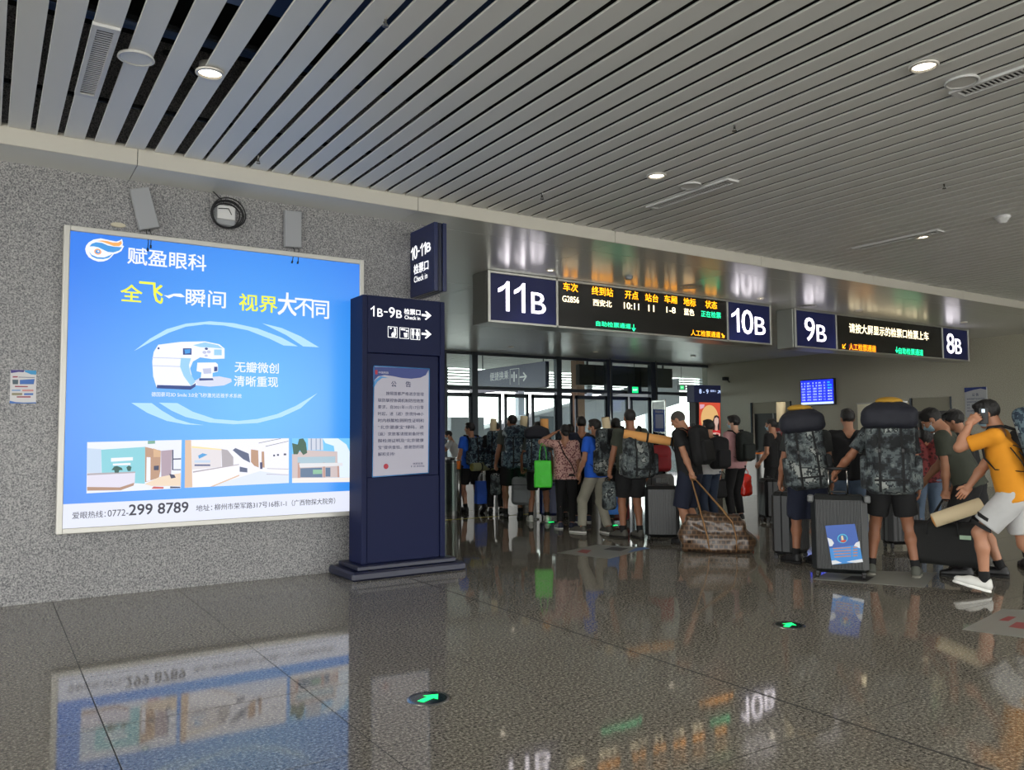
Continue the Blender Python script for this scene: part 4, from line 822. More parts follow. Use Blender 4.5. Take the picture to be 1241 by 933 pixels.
def fn(mb):
    T = Plane((0, YT+.018, 0), (1, 0, 0), (0, -1, 0)); P2 = lambda n, c, pts, o_: T.ppx(mb, pts, E('ad_'+n, c, .75), o_, c8)
    P2('or', (236, 90, 60), [(982, 582), (1152, 588), (1152, 945), (982, 945)], .002); u, v = T.px(700+1068/6.667, 400+720/6.667); T.ell(mb, u, v, .37, .42, E('ad_cream', (250, 200, 130), .8), .003)
    P2('pinkw', (250, 190, 210), [(985, 600), (1025, 600), (1020, 625), (990, 640)], .004)
    P2('hair', (50, 24, 30), [(1090, 810), (1092, 730), (1105, 692), (1125, 686), (1143, 700), (1148, 740), (1148, 812)], .004); P2('face', (240, 200, 185), [(1102, 745), (1104, 715), (1122, 702), (1138, 716), (1138, 748), (1128, 775), (1112, 775)], .005)
    P2('neck', (230, 185, 168), [(1112, 770), (1130, 770), (1132, 812), (1108, 812)], .0045); P2('red', (220, 30, 40), [(1062, 870), (1075, 815), (1108, 805), (1120, 818), (1134, 805), (1152, 815), (1152, 945), (1100, 945), (1060, 900)], .006); P2('face', 0, [(1085, 832), (1110, 826), (1130, 828), (1152, 838), (1150, 855), (1125, 870), (1100, 862)], .007); P2('red', 0, [(1115, 838), (1125, 834), (1140, 840), (1138, 850), (1126, 858), (1117, 848)], .008)
    T.tpx(mb, '欢', 700+1008/6.667, 400+725/6.667, 400+762/6.667, 700+1042/6.667, E('ad_red2', (220, 60, 40), .8), .02, .009); T.tpx(mb, '乐', 700+1018/6.667, 400+775/6.667, 400+810/6.667, 700+1050/6.667, E('ad_red2', 0), .02, .009)
lettering('screen', g, fn)
#@@PEOPLE@@
# ================================================================== SHAPES GROWN FROM SMOOTHLY JOINED LIMBS
def v3(*a): return np.array(a, float)
def nrm(a): return a/max(1e-9, np.linalg.norm(a))
def cap(a, b, r1, r2=None, cuts=(), sq=None): return ('c', np.array(a, float), np.array(b, float), r1, r1 if r2 is None else r2, cuts)
def ell(c, r, R=np.eye(3), cuts=()): return ('e', np.array(c, float), np.array(r, float), R, cuts)
def rbx(c, h, rd, R=np.eye(3), cuts=()): return ('b', np.array(c, float), np.array(h, float), R, rd, cuts)
def bounds(p):
    if p[0] == 'c': r = max(p[3], p[4]); return np.minimum(p[1], p[2])-r, np.maximum(p[1], p[2])+r
    if p[0] == 'e': r = max(p[2]); return p[1]-r, p[1]+r
    e = np.abs(p[3])@(p[2]); return p[1]-e-.01, p[1]+e+.01
def evalp(p, X, Y, Z):
    if p[0] == 'c':
        a, b = p[1], p[2]; ab = b-a; L = max(ab@ab, 1e-9)
        dx, dy, dz = X-a[0], Y-a[1], Z-a[2]; t = np.clip((dx*ab[0]+dy*ab[1]+dz*ab[2])/L, 0, 1)
        d = np.sqrt((dx-t*ab[0])**2+(dy-t*ab[1])**2+(dz-t*ab[2])**2)-(p[3]+(p[4]-p[3])*t); cuts = p[5]
    elif p[0] == 'e':
        c, r, R = p[1], p[2], p[3]; dx, dy, dz = X-c[0], Y-c[1], Z-c[2]
        q = [(dx*R[0, i]+dy*R[1, i]+dz*R[2, i])/r[i] for i in range(3)]
        k = np.sqrt(q[0]**2+q[1]**2+q[2]**2); k2 = np.sqrt(sum((q[i]/r[i])**2 for i in range(3)))+1e-9; d = k*(k-1)/k2; cuts = p[4]
    else:
        c, h, R, rd = p[1], p[2], p[3], p[4]; dx, dy, dz = X-c[0], Y-c[1], Z-c[2]
        q = [np.abs(dx*R[0, i]+dy*R[1, i]+dz*R[2, i])-h[i]+rd for i in range(3)]
        d = np.sqrt(sum(np.maximum(a, 0)**2 for a in q))+np.minimum(np.maximum(np.maximum(q[0], q[1]), q[2]), 0)-rd; cuts = p[5]
    for (o, n) in cuts: d = np.maximum(d, (X-o[0])*n[0]+(Y-o[1])*n[1]+(Z-o[2])*n[2])
    return d
def grow(prims, h, k=.03, cuts=(), noise=None, sub=()):
    lo = np.min([bounds(p)[0] for p in prims], 0)-k-2*h; hi = np.max([bounds(p)[1] for p in prims], 0)+k+2*h
    n = np.ceil((hi-lo)/h).astype(int)+1; G_ = np.full(n, .5, np.float32)
    ax = [lo[i]+h*np.arange(n[i]) for i in range(3)]
    for grp, mode in ((prims, 0), (sub, 1)):
        for p in grp:
            a, b = bounds(p); m_ = k+2*h; i0 = np.clip(((a-m_-lo)/h).astype(int), 0, n-1); i1 = np.clip(((b+m_-lo)/h).astype(int)+2, 1, n)
            sl = tuple(slice(i0[i], i1[i]) for i in range(3))
            if any(s_.stop <= s_.start for s_ in sl): continue
            X, Y, Z = np.ix_(*[ax[i][sl[i]] for i in range(3)]); d = evalp(p, X, Y, Z).astype(np.float32); g_ = G_[sl]
            if mode: G_[sl] = np.maximum(g_, -d)
            elif k > 0:
                hh = np.maximum(k-np.abs(g_-d), 0)/k; G_[sl] = np.minimum(g_, d)-hh*hh*k*.25
            else: G_[sl] = np.minimum(g_, d)
    X, Y, Z = np.ix_(*ax)
    if noise:
        for (am, fr, ph) in noise: G_ += (am*np.sin(X*fr+ph+2*np.sin(Z*fr*.6))*np.sin(Y*fr*1.1+1.3*ph+np.sin(X*fr*.7))*np.sin(Z*fr*.9+2.1*ph)).astype(np.float32)
    for (o, nn) in cuts: G_ = np.maximum(G_, ((X-o[0])*nn[0]+(Y-o[1])*nn[1]+(Z-o[2])*nn[2]).astype(np.float32))
    return nets(G_, lo, h)
_CO = np.array([(i, j, k) for i in (0, 1) for j in (0, 1) for k in (0, 1)])
_ED = [(a, b) for a in range(8) for b in range(a+1, 8) if np.abs(_CO[a]-_CO[b]).sum() == 1]
def nets(D, lo, h):
    s = D < 0; n = np.array(D.shape)
    cnt = np.zeros(n-1, np.int8)
    for c in _CO: cnt += s[c[0]:n[0]-1+c[0], c[1]:n[1]-1+c[1], c[2]:n[2]-1+c[2]]
    I = np.argwhere((cnt > 0) & (cnt < 8)); idx = np.full(n-1, -1, np.int64); idx[tuple(I.T)] = np.arange(len(I))
    C = np.stack([D[I[:, 0]+c[0], I[:, 1]+c[1], I[:, 2]+c[2]] for c in _CO], 1).astype(float)
    P = np.zeros((len(I), 3)); W = np.zeros(len(I))
    for a, b in _ED:
        m_ = (C[:, a] < 0) != (C[:, b] < 0); t = np.where(m_, C[:, a]/np.where(m_, C[:, a]-C[:, b], 1), 0)
        P += m_[:, None]*(_CO[a]+t[:, None]*(_CO[b]-_CO[a])); W += m_
    V = lo+h*(I+P/W[:, None]); Q = []
    for ax in range(3):
        u_, v_ = (ax+1) % 3, (ax+2) % 3
        a = s[tuple(slice(0, -1) if i == ax else slice(1, -1) for i in range(3))]; b = s[tuple(slice(1, None) if i == ax else slice(1, -1) for i in range(3))]
        E_ = np.argwhere(a != b); 
        if not len(E_): continue
        sg = a[tuple(E_.T)]; off = np.zeros(3, int); off[u_] = 1; off[v_] = 1; base = E_+off
        def cell(du, dv):
            c = base.copy(); c[:, u_] -= du; c[:, v_] -= dv; return idx[tuple(c.T)]
        q_ = np.stack([cell(1, 1), cell(0, 1), cell(0, 0), cell(1, 0)], 1); q_[~sg] = q_[~sg][:, ::-1]; Q.append(q_)
    return V, np.concatenate(Q)
def join(*geos):
    V, Q, o = [], [], 0
    for v, q_ in geos: V.append(v); Q.append(q_+o); o += len(v)
    return np.concatenate(V), np.concatenate(Q)
def xf(geo, R, t, s=1.):
    V, Q = geo; V = (V*s)@np.array(R).T+t
    return V, (Q if np.linalg.det(R) > 0 else Q[:, ::-1])

# canonical head (face looks along +y), hands and shoes: grown once, placed many times
HEAD = grow([ell((0, -.008, .028), (.075, .094, .092)), ell((0, .018, -.035), (.057, .068, .08)), cap((0, .06, -.092), (0, .066, -.09), .018), cap((0, -.02, -.05), (0, -.03, -.135), .054, .056),
             cap((0, .086, .012), (0, .104, -.018), .009, .013), ell((-.075, -.008, -.008), (.010, .019, .031)), ell((.075, -.008, -.008), (.010, .019, .031)),
             cap((-.04, .073, .026), (.04, .073, .026), .013), cap((-.016, .083, -.054), (.016, .083, -.054), .007), cap((-.04, .05, -.02), (-.035, .06, -.025), .025), cap((.04, .05, -.02), (.035, .06, -.025), .025)],
            .0062, .016, sub=[ell((-.031, .093, .006), (.016, .014, .010)), ell((.031, .093, .006), (.016, .014, .010))])
def hair_geo(style):
    big = ell((0, -.012, .034), (.082, .1, .096)); low = (v3(0, 0, -.022), nrm(v3(0, .75, -1)))
    if style == 'crew': return grow([ell((0, -.012, .031), (.079, .098, .093), cuts=[(v3(0, .0, -.008), nrm(v3(0, .75, -1)))])], .0065, .01, noise=[(.0012, 180, 1)])
    if style == 'short': return grow([ell(big[1], big[2], cuts=[low]), ell((0, .03, .095), (.06, .06, .028))], .0065, .02, noise=[(.003, 120, 1)])
    if style == 'fringe': return grow([ell((0, -.01, .036), (.088, .104, .1), cuts=[(v3(0, 0, -.02), nrm(v3(0, .7, -1)))]), ell((0, .06, .085), (.062, .05, .035))], .0065, .02, noise=[(.004, 110, 2)])
    if style == 'bun': return grow([ell(big[1], big[2], cuts=[low]), ell((0, -.1, .055), (.048, .045, .045)), ell((0, -.07, -.02), (.06, .04, .05))], .0065, .015, noise=[(.002, 160, 1)])
    if style == 'long': return grow([ell((0, -.01, .034), (.088, .104, .099), cuts=[low]), ell((0, -.055, -.07), (.088, .06, .13)), ell((0, -.05, -.15), (.08, .045, .09))], .007, .03, noise=[(.004, 90, 1)])
HAIR = {}
MASK = grow([ell((0, .022, -.042), (.064, .076, .066), cuts=[(v3(0, .03, 0), v3(0, -1, 0)), (v3(0, 0, -.004), nrm(v3(0, .15, 1))), (v3(0, 0, -.1), v3(0, 0, -1))]), cap((0, .088, -.01), (0, .1, -.03), .014, .016, cuts=[(v3(0, 0, 0), v3(0, 0, 1))])], .006, .012)
def hand_geo(mode):
    pr = [rbx((.0, .0, -.048), (.041, .014, .046), .013), cap((0, 0, .02), (0, 0, -.03), .027, .03)]
    cur = {'relax': (.25, .7, 1.0), 'grip': (1.15, 2.5, 3.3), 'flat': (.08, .15, .25)}[mode]
    fing = []
    for t, L_, b in ((.031, .068, -.088), (.0105, .077, -.093), (-.0105, .071, -.09), (-.031, .056, -.083)):
        p = v3(t, .001, b); r_ = .0094
        for k, (f_, a_) in enumerate(zip((.45, .31, .24), cur)):
            q_ = p+L_*f_*v3(0, math.sin(a_), -math.cos(a_)); fing.append(cap(p, q_, r_-.0008*k, r_-.0008*(k+1))); p = q_
    th = {'relax': [(.03, .006, -.03), (.052, .018, -.058), (.056, .026, -.085)], 'grip': [(.03, .008, -.03), (.046, .034, -.056), (.022, .05, -.076)], 'flat': [(.03, .004, -.03), (.06, .012, -.055), (.07, .016, -.08)]}[mode]
    g1 = grow(pr, .0055, .012); gs = [g1]
    for k in range(4): gs.append(grow(fing[k*3:k*3+3], .0042, .003))
    gs.append(grow([cap(th[0], th[1], .0135, .0115), cap(th[1], th[2], .0115, .0095)], .0045, .004))
    return join(*gs)
HANDS = {m_: hand_geo(m_) for m_ in ('relax', 'grip', 'flat')}
fz = [(v3(0, 0, .024), v3(0, 0, -1))]
SHOE = grow([cap((0, -.045, .05), (0, -.035, .085), .042, .04), cap((0, -.04, .04), (0, .09, .045), .041, .046), cap((.003, .09, .04), (0, .175, .034), .045, .031), cap((0, -.01, .06), (0, .08, .062), .036, .03)], .008, .02, cuts=fz, sub=[cap((0, -.02, .115), (0, -.02, .2), .034)])
SOLE = grow([cap((0, -.045, .0), (0, .08, .0), .045, .049), cap((0, .08, .0), (0, .178, .0), .049, .034)], .008, .01, cuts=[(v3(0, 0, .028), v3(0, 0, 1)), (v3(0, 0, .0), v3(0, 0, -1))])
_mc = {}
def shared(key, geo, mt):
    if (key, mt.name) not in _mc: _mc[key, mt.name] = npmesh(key, geo[0], geo[1], mt)
    return _mc[key, mt.name]

m_skin = M('skin', (172, 122, 94), .5, vary=.06, vscale=14.); m_skinb = M('skin_tan', (146, 98, 72), .5, vary=.06, vscale=14.); m_skinp = M('skin_pale', (205, 160, 134), .5, vary=.05, vscale=14.)
m_hair = M('hair_black', (20, 18, 18), .55, bump=.5, bscale=160.); m_hairg = M('hair_greying', (70, 66, 62), .6, bump=.5, bscale=160.)
m_mask = M('face_mask_blue', (150, 188, 205), .7); m_sock = M('sock_black', (18, 18, 20), .9)
m_eye = M('eye_dark', (24, 18, 16), .2)
cl = lambda n, c: M('cloth_'+n, c, .85, vary=.12, vscale=7.)
def ik(a, t, l1, l2, hint):
    d = t-a; L_ = np.linalg.norm(d); Lm = (l1+l2)*.998
    if L_ > Lm: t = a+d/L_*Lm; L_ = Lm
    u_ = (t-a)/L_; x_ = (l1*l1-l2*l2+L_*L_)/(2*L_); y_ = math.sqrt(max(0, l1*l1-x_*x_)); hn = hint-u_*(hint@u_); return a+u_*x_+nrm(hn)*y_, t
def rotz(a): c, s_ = math.cos(a), math.sin(a); return np.array([[c, -s_, 0], [s_, c, 0], [0, 0, 1]])
def rotx(a): c, s_ = math.cos(a), math.sin(a); return np.array([[1, 0, 0], [0, c, -s_], [0, s_, c]])
def roty(a): c, s_ = math.cos(a), math.sin(a); return np.array([[c, 0, s_], [0, 1, 0], [-s_, 0, c]])
class Person:
    """local frame: +y is where the person faces, +x the right hand side; built for 1.72 m and scaled"""
    def __init__(s, label, foot, phi=0., h=1.72, g=1., lean=0., side=0., twist=0., head=(0., 0.), feetL=(-.1, 0, 0), feetR=(.1, 0, 0), pitchL=0., pitchR=0., fyawL=8., fyawR=-8.,
                 wl=None, wr=None, hl='relax', hr='relax', el=None, er=None, top=None, sleeve=.62, hem=.06, bottom='shorts', bm=None, blen=.82, shoe=None, sole=None, sock=True, hair='short', hm=None, skin=None, mask=False, drop=0., fine=.012, kneeL=None, kneeR=None, eyes=False):
        s.base = np.array([foot[0], foot[1], 0.]); s.s = h/1.72; az = math.atan2(foot[1], foot[0]); s.rz = az+math.radians(phi)-math.pi/2; s.R = rotz(s.rz)
        s.root = empty('person', s.base, s.rz, label, 'person'); skin = skin or m_skin; sc_ = s.s; root = s.root
        D = math.radians; hipc = v3(0, 0, .925-drop); u = nrm(v3(math.sin(D(side)), math.sin(D(lean)), math.cos(D(lean))))
        fw = nrm(v3(0, 1, 0)-u*u[1]); rt = np.cross(fw, u); tw = D(twist); rt_t = rt*math.cos(tw)+fw*math.sin(tw); fw_t = fw*math.cos(tw)-rt*math.sin(tw)
        s.u, s.fw, s.rt, s.hip = u, fw_t, rt_t, hipc
        chest = hipc+u*.33; neckb = hipc+u*.53+fw_t*.0; sh = {-1: hipc+u*.485-rt_t*.178*g, 1: hipc+u*.485+rt_t*.178*g}
        hy, hp = D(head[0]), D(head[1])
        Rt = np.stack([rt_t, fw_t, u], 1); s.Rt = Rt
        # head stands more upright than the trunk
        u2 = nrm(u+v3(0, 0, 1.2)); f2 = nrm(fw_t-u2*(fw_t@u2)); Rh = np.stack([np.cross(f2, u2), f2, u2], 1)@rotz(hy)@rotx(hp)
        hc = neckb+nrm(u+u2)*.06+Rh@v3(0, .022, .1); s.hc, s.Rh = hc, Rh
        def loc(t):
            t = np.array(t, float)
            return t
        W = {}
        for sd, t in ((-1, wl), (1, wr)):
            if t is None: t = sh[sd]+v3(sd*.06, .03, -.54)
            elif t[0] == 'w': t = s.tolocal(t[1])
            else: t = sh[sd]+np.array(t, float)
            W[sd] = t
        mid, wr_ = {}, {}
        for sd, hint in ((-1, el), (1, er)):
            hint = v3(*hint) if hint is not None else v3(sd*.5, -1, -.2); mid[sd], wr_[sd] = ik(sh[sd], W[sd], .285, .25, hint)
        s.wrist = wr_; s.mid = mid; s.sh = sh
        hip = {-1: hipc+v3(-.088, 0, -.035), 1: hipc+v3(.088, 0, -.035)}; ank, knee = {}, {}
        for sd, f_, kh in ((-1, feetL, kneeL), (1, feetR, kneeR)):
            a = v3(f_[0], f_[1], .085+f_[2]); knee[sd], ank[sd] = ik(hip[sd], a, .415, .405, v3(*kh) if kh else v3(sd*.12, 1, 0))
        s.ank = ank; s.knee = knee; s.hipj = hip
        neck = cap(neckb-u*.03, hc-Rh@v3(0, .02, .09), .06, .054)
        body = [cap(hipc+sd*rt*.07, chest+sd*rt_t*.075, .09*g, .09*g) for sd in (-1, 1)]+[cap(hipc+sd*v3(.075, -.02, -.03), hipc+sd*v3(.075, -.03, .0), .086*g) for sd in (-1, 1)]
        body += [cap(chest+sd*rt_t*.07, sh[sd]-u*.03-sd*rt_t*.03, .088*g, .056) for sd in (-1, 1)]+[cap(neckb-u*.02, sh[sd], .052, .05) for sd in (-1, 1)]+[neck]
        arms = []
        for sd in (-1, 1):
            arms += [cap(sh[sd], mid[sd], .049, .037), cap(mid[sd], mid[sd]+(wr_[sd]-mid[sd])*.35, .038, .038), cap(mid[sd]+(wr_[sd]-mid[sd])*.35, wr_[sd], .038, .026)]
        legs = []; lk = 1. if bottom == 'shorts' else .8 if bottom == 'trousers' else .72
        for sd in (-1, 1):
            k_, a_ = knee[sd], ank[sd]; c1 = k_+(a_-k_)*.3+v3(0, -.014, 0)
            legs += [cap(hip[sd], k_, .083*g*lk, .053*lk), cap(k_, c1, .05*lk, .053*lk), cap(c1, a_, .053*lk, .034)]
        geo = grow(body+arms+legs, fine, .03)
        geo = join(geo, xf(HEAD, Rh, hc))
        for sd, mode in ((-1, hl), (1, hr)):
            d = nrm(wr_[sd]-mid[sd]); 
            if isinstance(mode, tuple): mode, d2 = mode; d = nrm(d*.5+v3(*d2))
            elif mode == 'grip': d = nrm(d+v3(0, 0, -.6))
            pn = v3(-sd, 0, 0); pn = nrm(pn-d*(pn@d)); th = np.cross(d, pn)*(1 if sd < 0 else -1); 
            if th@v3(0, 1, .2) < 0 and abs(d[2]) > .5: th = -th
            R_ = np.stack([th, pn, -d], 1); geo = join(geo, xf(HANDS[mode], R_, wr_[sd]-d*.012, .97)); setattr(s, 'hd%d' % (sd > 0), wr_[sd]+d*.075)
        link('body', npmesh('body', geo[0]*sc_, geo[1], skin), root)
        s.hand = {-1: s.hd0, 1: s.hd1}
        # shirt
        tp = []; inf = .02
        top = top or cl('black', (22, 22, 24))
        for sd in (-1, 1):
            tp += [cap(hipc-u*hem+sd*rt*.078, chest+sd*rt_t*.08, .124*g, .112*g), cap(chest+sd*rt_t*.075, sh[sd]-u*.025-sd*rt_t*.035, .112*g, .073), cap(neckb-u*.03, sh[sd]+u*.0, .056, .062)]
        hemcut = (hipc-u*hem, -u); topgeo_c = [hemcut, (neckb+u*.012, u)]
        tp2 = []
        for p in tp: tp2.append(p[:5]+((hemcut,),))
        for sd in (-1, 1):
            e = sh[sd]+(mid[sd]-sh[sd])*min(sleeve, 1.); d = nrm(mid[sd]-sh[sd])
            if sleeve <= 1: tp2.append(cap(sh[sd], e+d*.03, .066, .068, [(e, d)]))
            else: tp2 += [cap(sh[sd], mid[sd], .066, .05), cap(mid[sd], wr_[sd], .05, .042, [(wr_[sd]-nrm(wr_[sd]-mid[sd])*.01, nrm(wr_[sd]-mid[sd]))])]
        gt = grow(tp2, fine, .025, noise=[(.0035, 26, 1.+h), (.0022, 47, 2.)], sub=[cap(neckb+u*.005-fw_t*.01, neckb+u*.12, .058, .075)])
        link('shirt', npmesh('shirt', gt[0]*sc_, gt[1], top), root)
        # trousers, shorts
        bm = bm or cl('black', (18, 18, 20)); bp = []; waist = (hipc+u*.13, u)
        for sd in (-1, 1):
            k_, a_ = knee[sd], ank[sd]; bp += [cap(hipc+sd*v3(.07, 0, .0)+u*.09, hipc+sd*v3(.08, -.01, -.03), .099*g, .113*g, [waist])]
            if bottom == 'shorts':
                d = nrm(k_-hip[sd]); e = hip[sd]+(k_-hip[sd])*blen; bp.append(cap(hip[sd]+v3(sd*.008, 0, 0), e+d*.05, .108*g, .108, [(e, d)]))
            else:
                wd = .078 if bottom == 'trousers' else .068; bp += [cap(hip[sd], k_, .1*g, wd+.004), cap(k_, a_, wd, wd-.016, [(a_+(k_-a_)*.08*blen/.82, nrm(a_-k_))])]
        gb = grow(bp, fine, .02, noise=[(.004, 22, .3+h), (.002, 55, 1.)]); link(bottom if bottom != 'slim' else 'trousers', npmesh(bottom, gb[0]*sc_, gb[1], bm), root)
        # shoes and socks
        shoe = shoe or M('shoe_black', (20, 20, 22), .5); sole = sole or M('sole_black', (14, 14, 14), .7)
        for sd, yw, pc in ((-1, fyawL, pitchL), (1, fyawR, pitchR)):
            a_ = ank[sd]; Rf = rotz(D(yw))@rotx(D(-pc)); o = link('shoe', shared('shoe', SHOE, shoe), root)
            t = (a_-Rf@v3(0, -.02, .085))*sc_; o.matrix_local = Matrix.Translation(t) @ Matrix(Rf.tolist()).to_4x4() @ Matrix.Scale(sc_, 4)
            link('sole', shared('sole', SOLE, sole), o)
            if sock and bottom == 'shorts':
                k_ = knee[sd]; d = nrm(k_-a_); gs = grow([cap(a_, a_+d*.12, .043, .047, [(a_+d*.085, d)])], .01, .01); link('sock', npmesh('sock', gs[0]*sc_, gs[1], m_sock), root)
        if hair:
            if hair not in HAIR: HAIR[hair] = hair_geo(hair)
            gh = xf(HAIR[hair], Rh, hc); link('hair', npmesh('hair', gh[0]*sc_, gh[1], hm or m_hair), root)
        if mask:
            gm = xf(MASK, Rh, hc); o = link('face_mask', npmesh('face_mask', gm[0]*sc_, gm[1], m_mask), root)
            mb = MB()
            for sd in (-1, 1):
                for z_ in (-.02, -.07): mb.tube([(hc+Rh@v3(sd*.055, .05, z_))*sc_, (hc+Rh@v3(sd*.077, .012, -.02))*sc_, (hc+Rh@v3(sd*.084, -.012, .0))*sc_], .0022, m_white, 5)
            mb.build('ear_loop', o)
        if eyes:
            for sd in (-1, 1):
                ge = xf((np.array([[math.cos(a)*math.cos(b), math.sin(b), math.sin(a)*math.cos(b)] for b in np.linspace(-1.5, 1.5, 7) for a in np.linspace(0, 2*math.pi, 10, endpoint=False)])*.0125, np.array([[i*10+j, i*10+(j+1) % 10, (i+1)*10+(j+1) % 10, (i+1)*10+j] for i in range(6) for j in range(10)])), Rh, hc+Rh@v3(sd*.031, .073, .006))
                o = link('eye', npmesh('eye', ge[0]*sc_, ge[1], M('eye_white', (225, 222, 215), .25)), root); c_ = (hc+Rh@v3(sd*.031, .0815, .006))*sc_
                MB().tube([c_, c_+Rh@v3(0, .005, 0)*sc_], .0058, m_eye, 10).build('iris', o)
            mb = MB()
            for sd in (-1, 1): mb = MB(); mb.tube([(hc+Rh@v3(sd*.014, .088, .026))*sc_, (hc+Rh@v3(sd*.032, .087, .031))*sc_, (hc+Rh@v3(sd*.05, .074, .026))*sc_], .0035, m_hair, 6).build('eyebrow', root)
    def tolocal(s, P): return (s.R.T@(np.array(P, float)-s.base))/s.s
    def world(s, p): return s.base+s.R@(np.array(p, float)*s.s)

# ------------------------------------------------------------------ luggage worn and carried
m_camo = camo('camouflage_grey', [(0, (16, 19, 22)), (.42, (40, 46, 50)), (.47, (78, 86, 88)), (.53, (104, 111, 110)), (.57, (34, 40, 44)), (.61, (150, 154, 150))], 5.5, 85)
m_camob = camo('camouflage_blue', [(0, (12, 20, 38)), (.42, (34, 50, 66)), (.47, (92, 112, 122)), (.53, (52, 72, 84)), (.57, (22, 34, 54)), (.62, (150, 166, 172))], 6.5, 85)
m_strap = M('strap_black', (16, 17, 20), .8); m_lid = M('rain_cover_navy', (22, 24, 36), .75, bump=.3, bscale=30.)
m_matc = M('foam_cream', (214, 196, 160), .8); m_mato = M('foam_orange', (222, 160, 92), .8); m_matg = M('foam_olive', (128, 130, 96), .8)
def placed(name, loc, rz, label, cat, group=None): return empty(name, loc, rz, label, cat, group)
def pack(p, label, w_=.4, d=.24, z0=.86, z1=1.55, lid=True, mt=None, gap=.13, tilt=0., lidm=None, pockets=True, group='camouflage hiking packs'):
    """a tall hiking pack on a person's back; children are modelled from the pack's foot"""
    s_ = p.s; mt = mt or m_camo; u, f_, r_ = p.u, p.fw, p.rt
    z0 = z0/s_; z1 = z1/s_; hgt = (z1-z0)
    c0 = p.hip+u*((z0-p.hip[2])/max(.5, u[2]))-f_*(gap+d/2); root = placed('backpack', p.world(c0), p.rz, label, 'backpack', group); R = np.stack([r_, f_, u], 1)@roty(math.radians(tilt))
    def put(name, geo, m_, par=None): o = link(name, npmesh(name, (geo[0]@R.T)*s_, geo[1], m_), par or root); return o
    bh = hgt*(.76 if lid else .97); nz = [(.006, 17, .4+w_*9), (.003, 39, 1.)]
    g_ = grow([rbx((0, 0, bh*.5), (w_*.43, d*.42, bh*.5), .07), rbx((0, -d*.34, bh*.36), (w_*.33, d*.25, bh*.3), .05), rbx((0, -.01, bh*.2), (w_*.46, d*.44, bh*.2), .07)], .012, .03, noise=nz); put('bag', g_, mt)
    if lid:
        g_ = grow([rbx((0, -.015, bh+hgt*.07), (w_*.5, d*.56, hgt*.12), .08), ell((0, -.01, bh+hgt*.13), (w_*.46, d*.5, hgt*.13))], .012, .03, noise=nz); put('lid', g_, lidm or m_lid)
    if pockets:
        for sd in (-1, 1): g_ = grow([rbx((sd*w_*.47, -.01, bh*.3), (.035, d*.34, bh*.24), .03)], .012, .01, noise=[(.004, 25, sd+2.)]); put('side_pocket', g_, mt)
    fy = -d*.6-.008
    def strip(name, pts, wd, th=.004, m_=m_strap):
        mb = MB(); P_ = [R@v3(*q_) for q_ in pts]; ax = R@v3(1, 0, 0) if abs(pts[0][0]-pts[-1][0]) < .05 else R@v3(0, 0, 1)
        vs = []
        for i, q_ in enumerate(P_):
            t = nrm(P_[min(i+1, len(P_)-1)]-P_[max(i-1, 0)]); n_ = nrm(np.cross(t, ax)); 
            for a, b in ((-1, -1), (1, -1), (1, 1), (-1, 1)): vs.append((q_+ax*a*wd/2+n_*b*th/2)*s_)
        fs = [(4*i+k, 4*i+(k+1) % 4, 4*i+4+(k+1) % 4, 4*i+4+k) for i in range(len(P_)-1) for k in range(4)]+[(3, 2, 1, 0), tuple(range(len(vs)-4, len(vs)))]
        mb.add(vs, fs, m_).build(name, root)
    for sd in (-1, 1):
        strip('compression_strap', [(sd*w_*.2, fy+.03, .02), (sd*w_*.2, fy, bh*.2), (sd*w_*.2, fy, bh*.6), (sd*w_*.19, -d*.47, bh*.75), (sd*w_*.18, -d*.45, bh*.98)], .022)
        o = MB().box(-.014, .014, -.008, .008, -.02, .02, m_black, .004).build('buckle', root); o.matrix_local = Matrix.Translation(R@v3(sd*w_*.2, fy-.008, bh*.62)*s_) @ Matrix(R.tolist()).to_4x4() @ Matrix.Scale(s_, 4)
        L0 = p.sh[sd]-c0; loc_ = lambda q_: R.T@q_
        shl = p.sh[sd]-r_*sd*.06; 
        pts = [R.T@(q_-c0) for q_ in (c0+R@v3(sd*.08, d*.4, bh*.72), shl+u*.075-f_*.06, shl+u*.085+f_*.03, shl+f_*.115-u*.03, shl+f_*.125-u*.16+r_*sd*.03, shl+f_*.07-u*.27+r_*sd*.06, c0+R@v3(sd*w_*.42, d*.42, .12))]
        mb = MB(); mb.tube([R@q_*s_ for q_ in pts], [.02, .028, .03, .028, .02, .012, .008], m_strap, 8, flat=.45).build('shoulder_strap', root)
    strip('cross_strap', [(-w_*.3, fy+.005, bh*.2), (w_*.3, fy+.005, bh*.2)], .02)
    root['top'] = 0; p.pk = (c0, R, bh, hgt, d, w_); return root
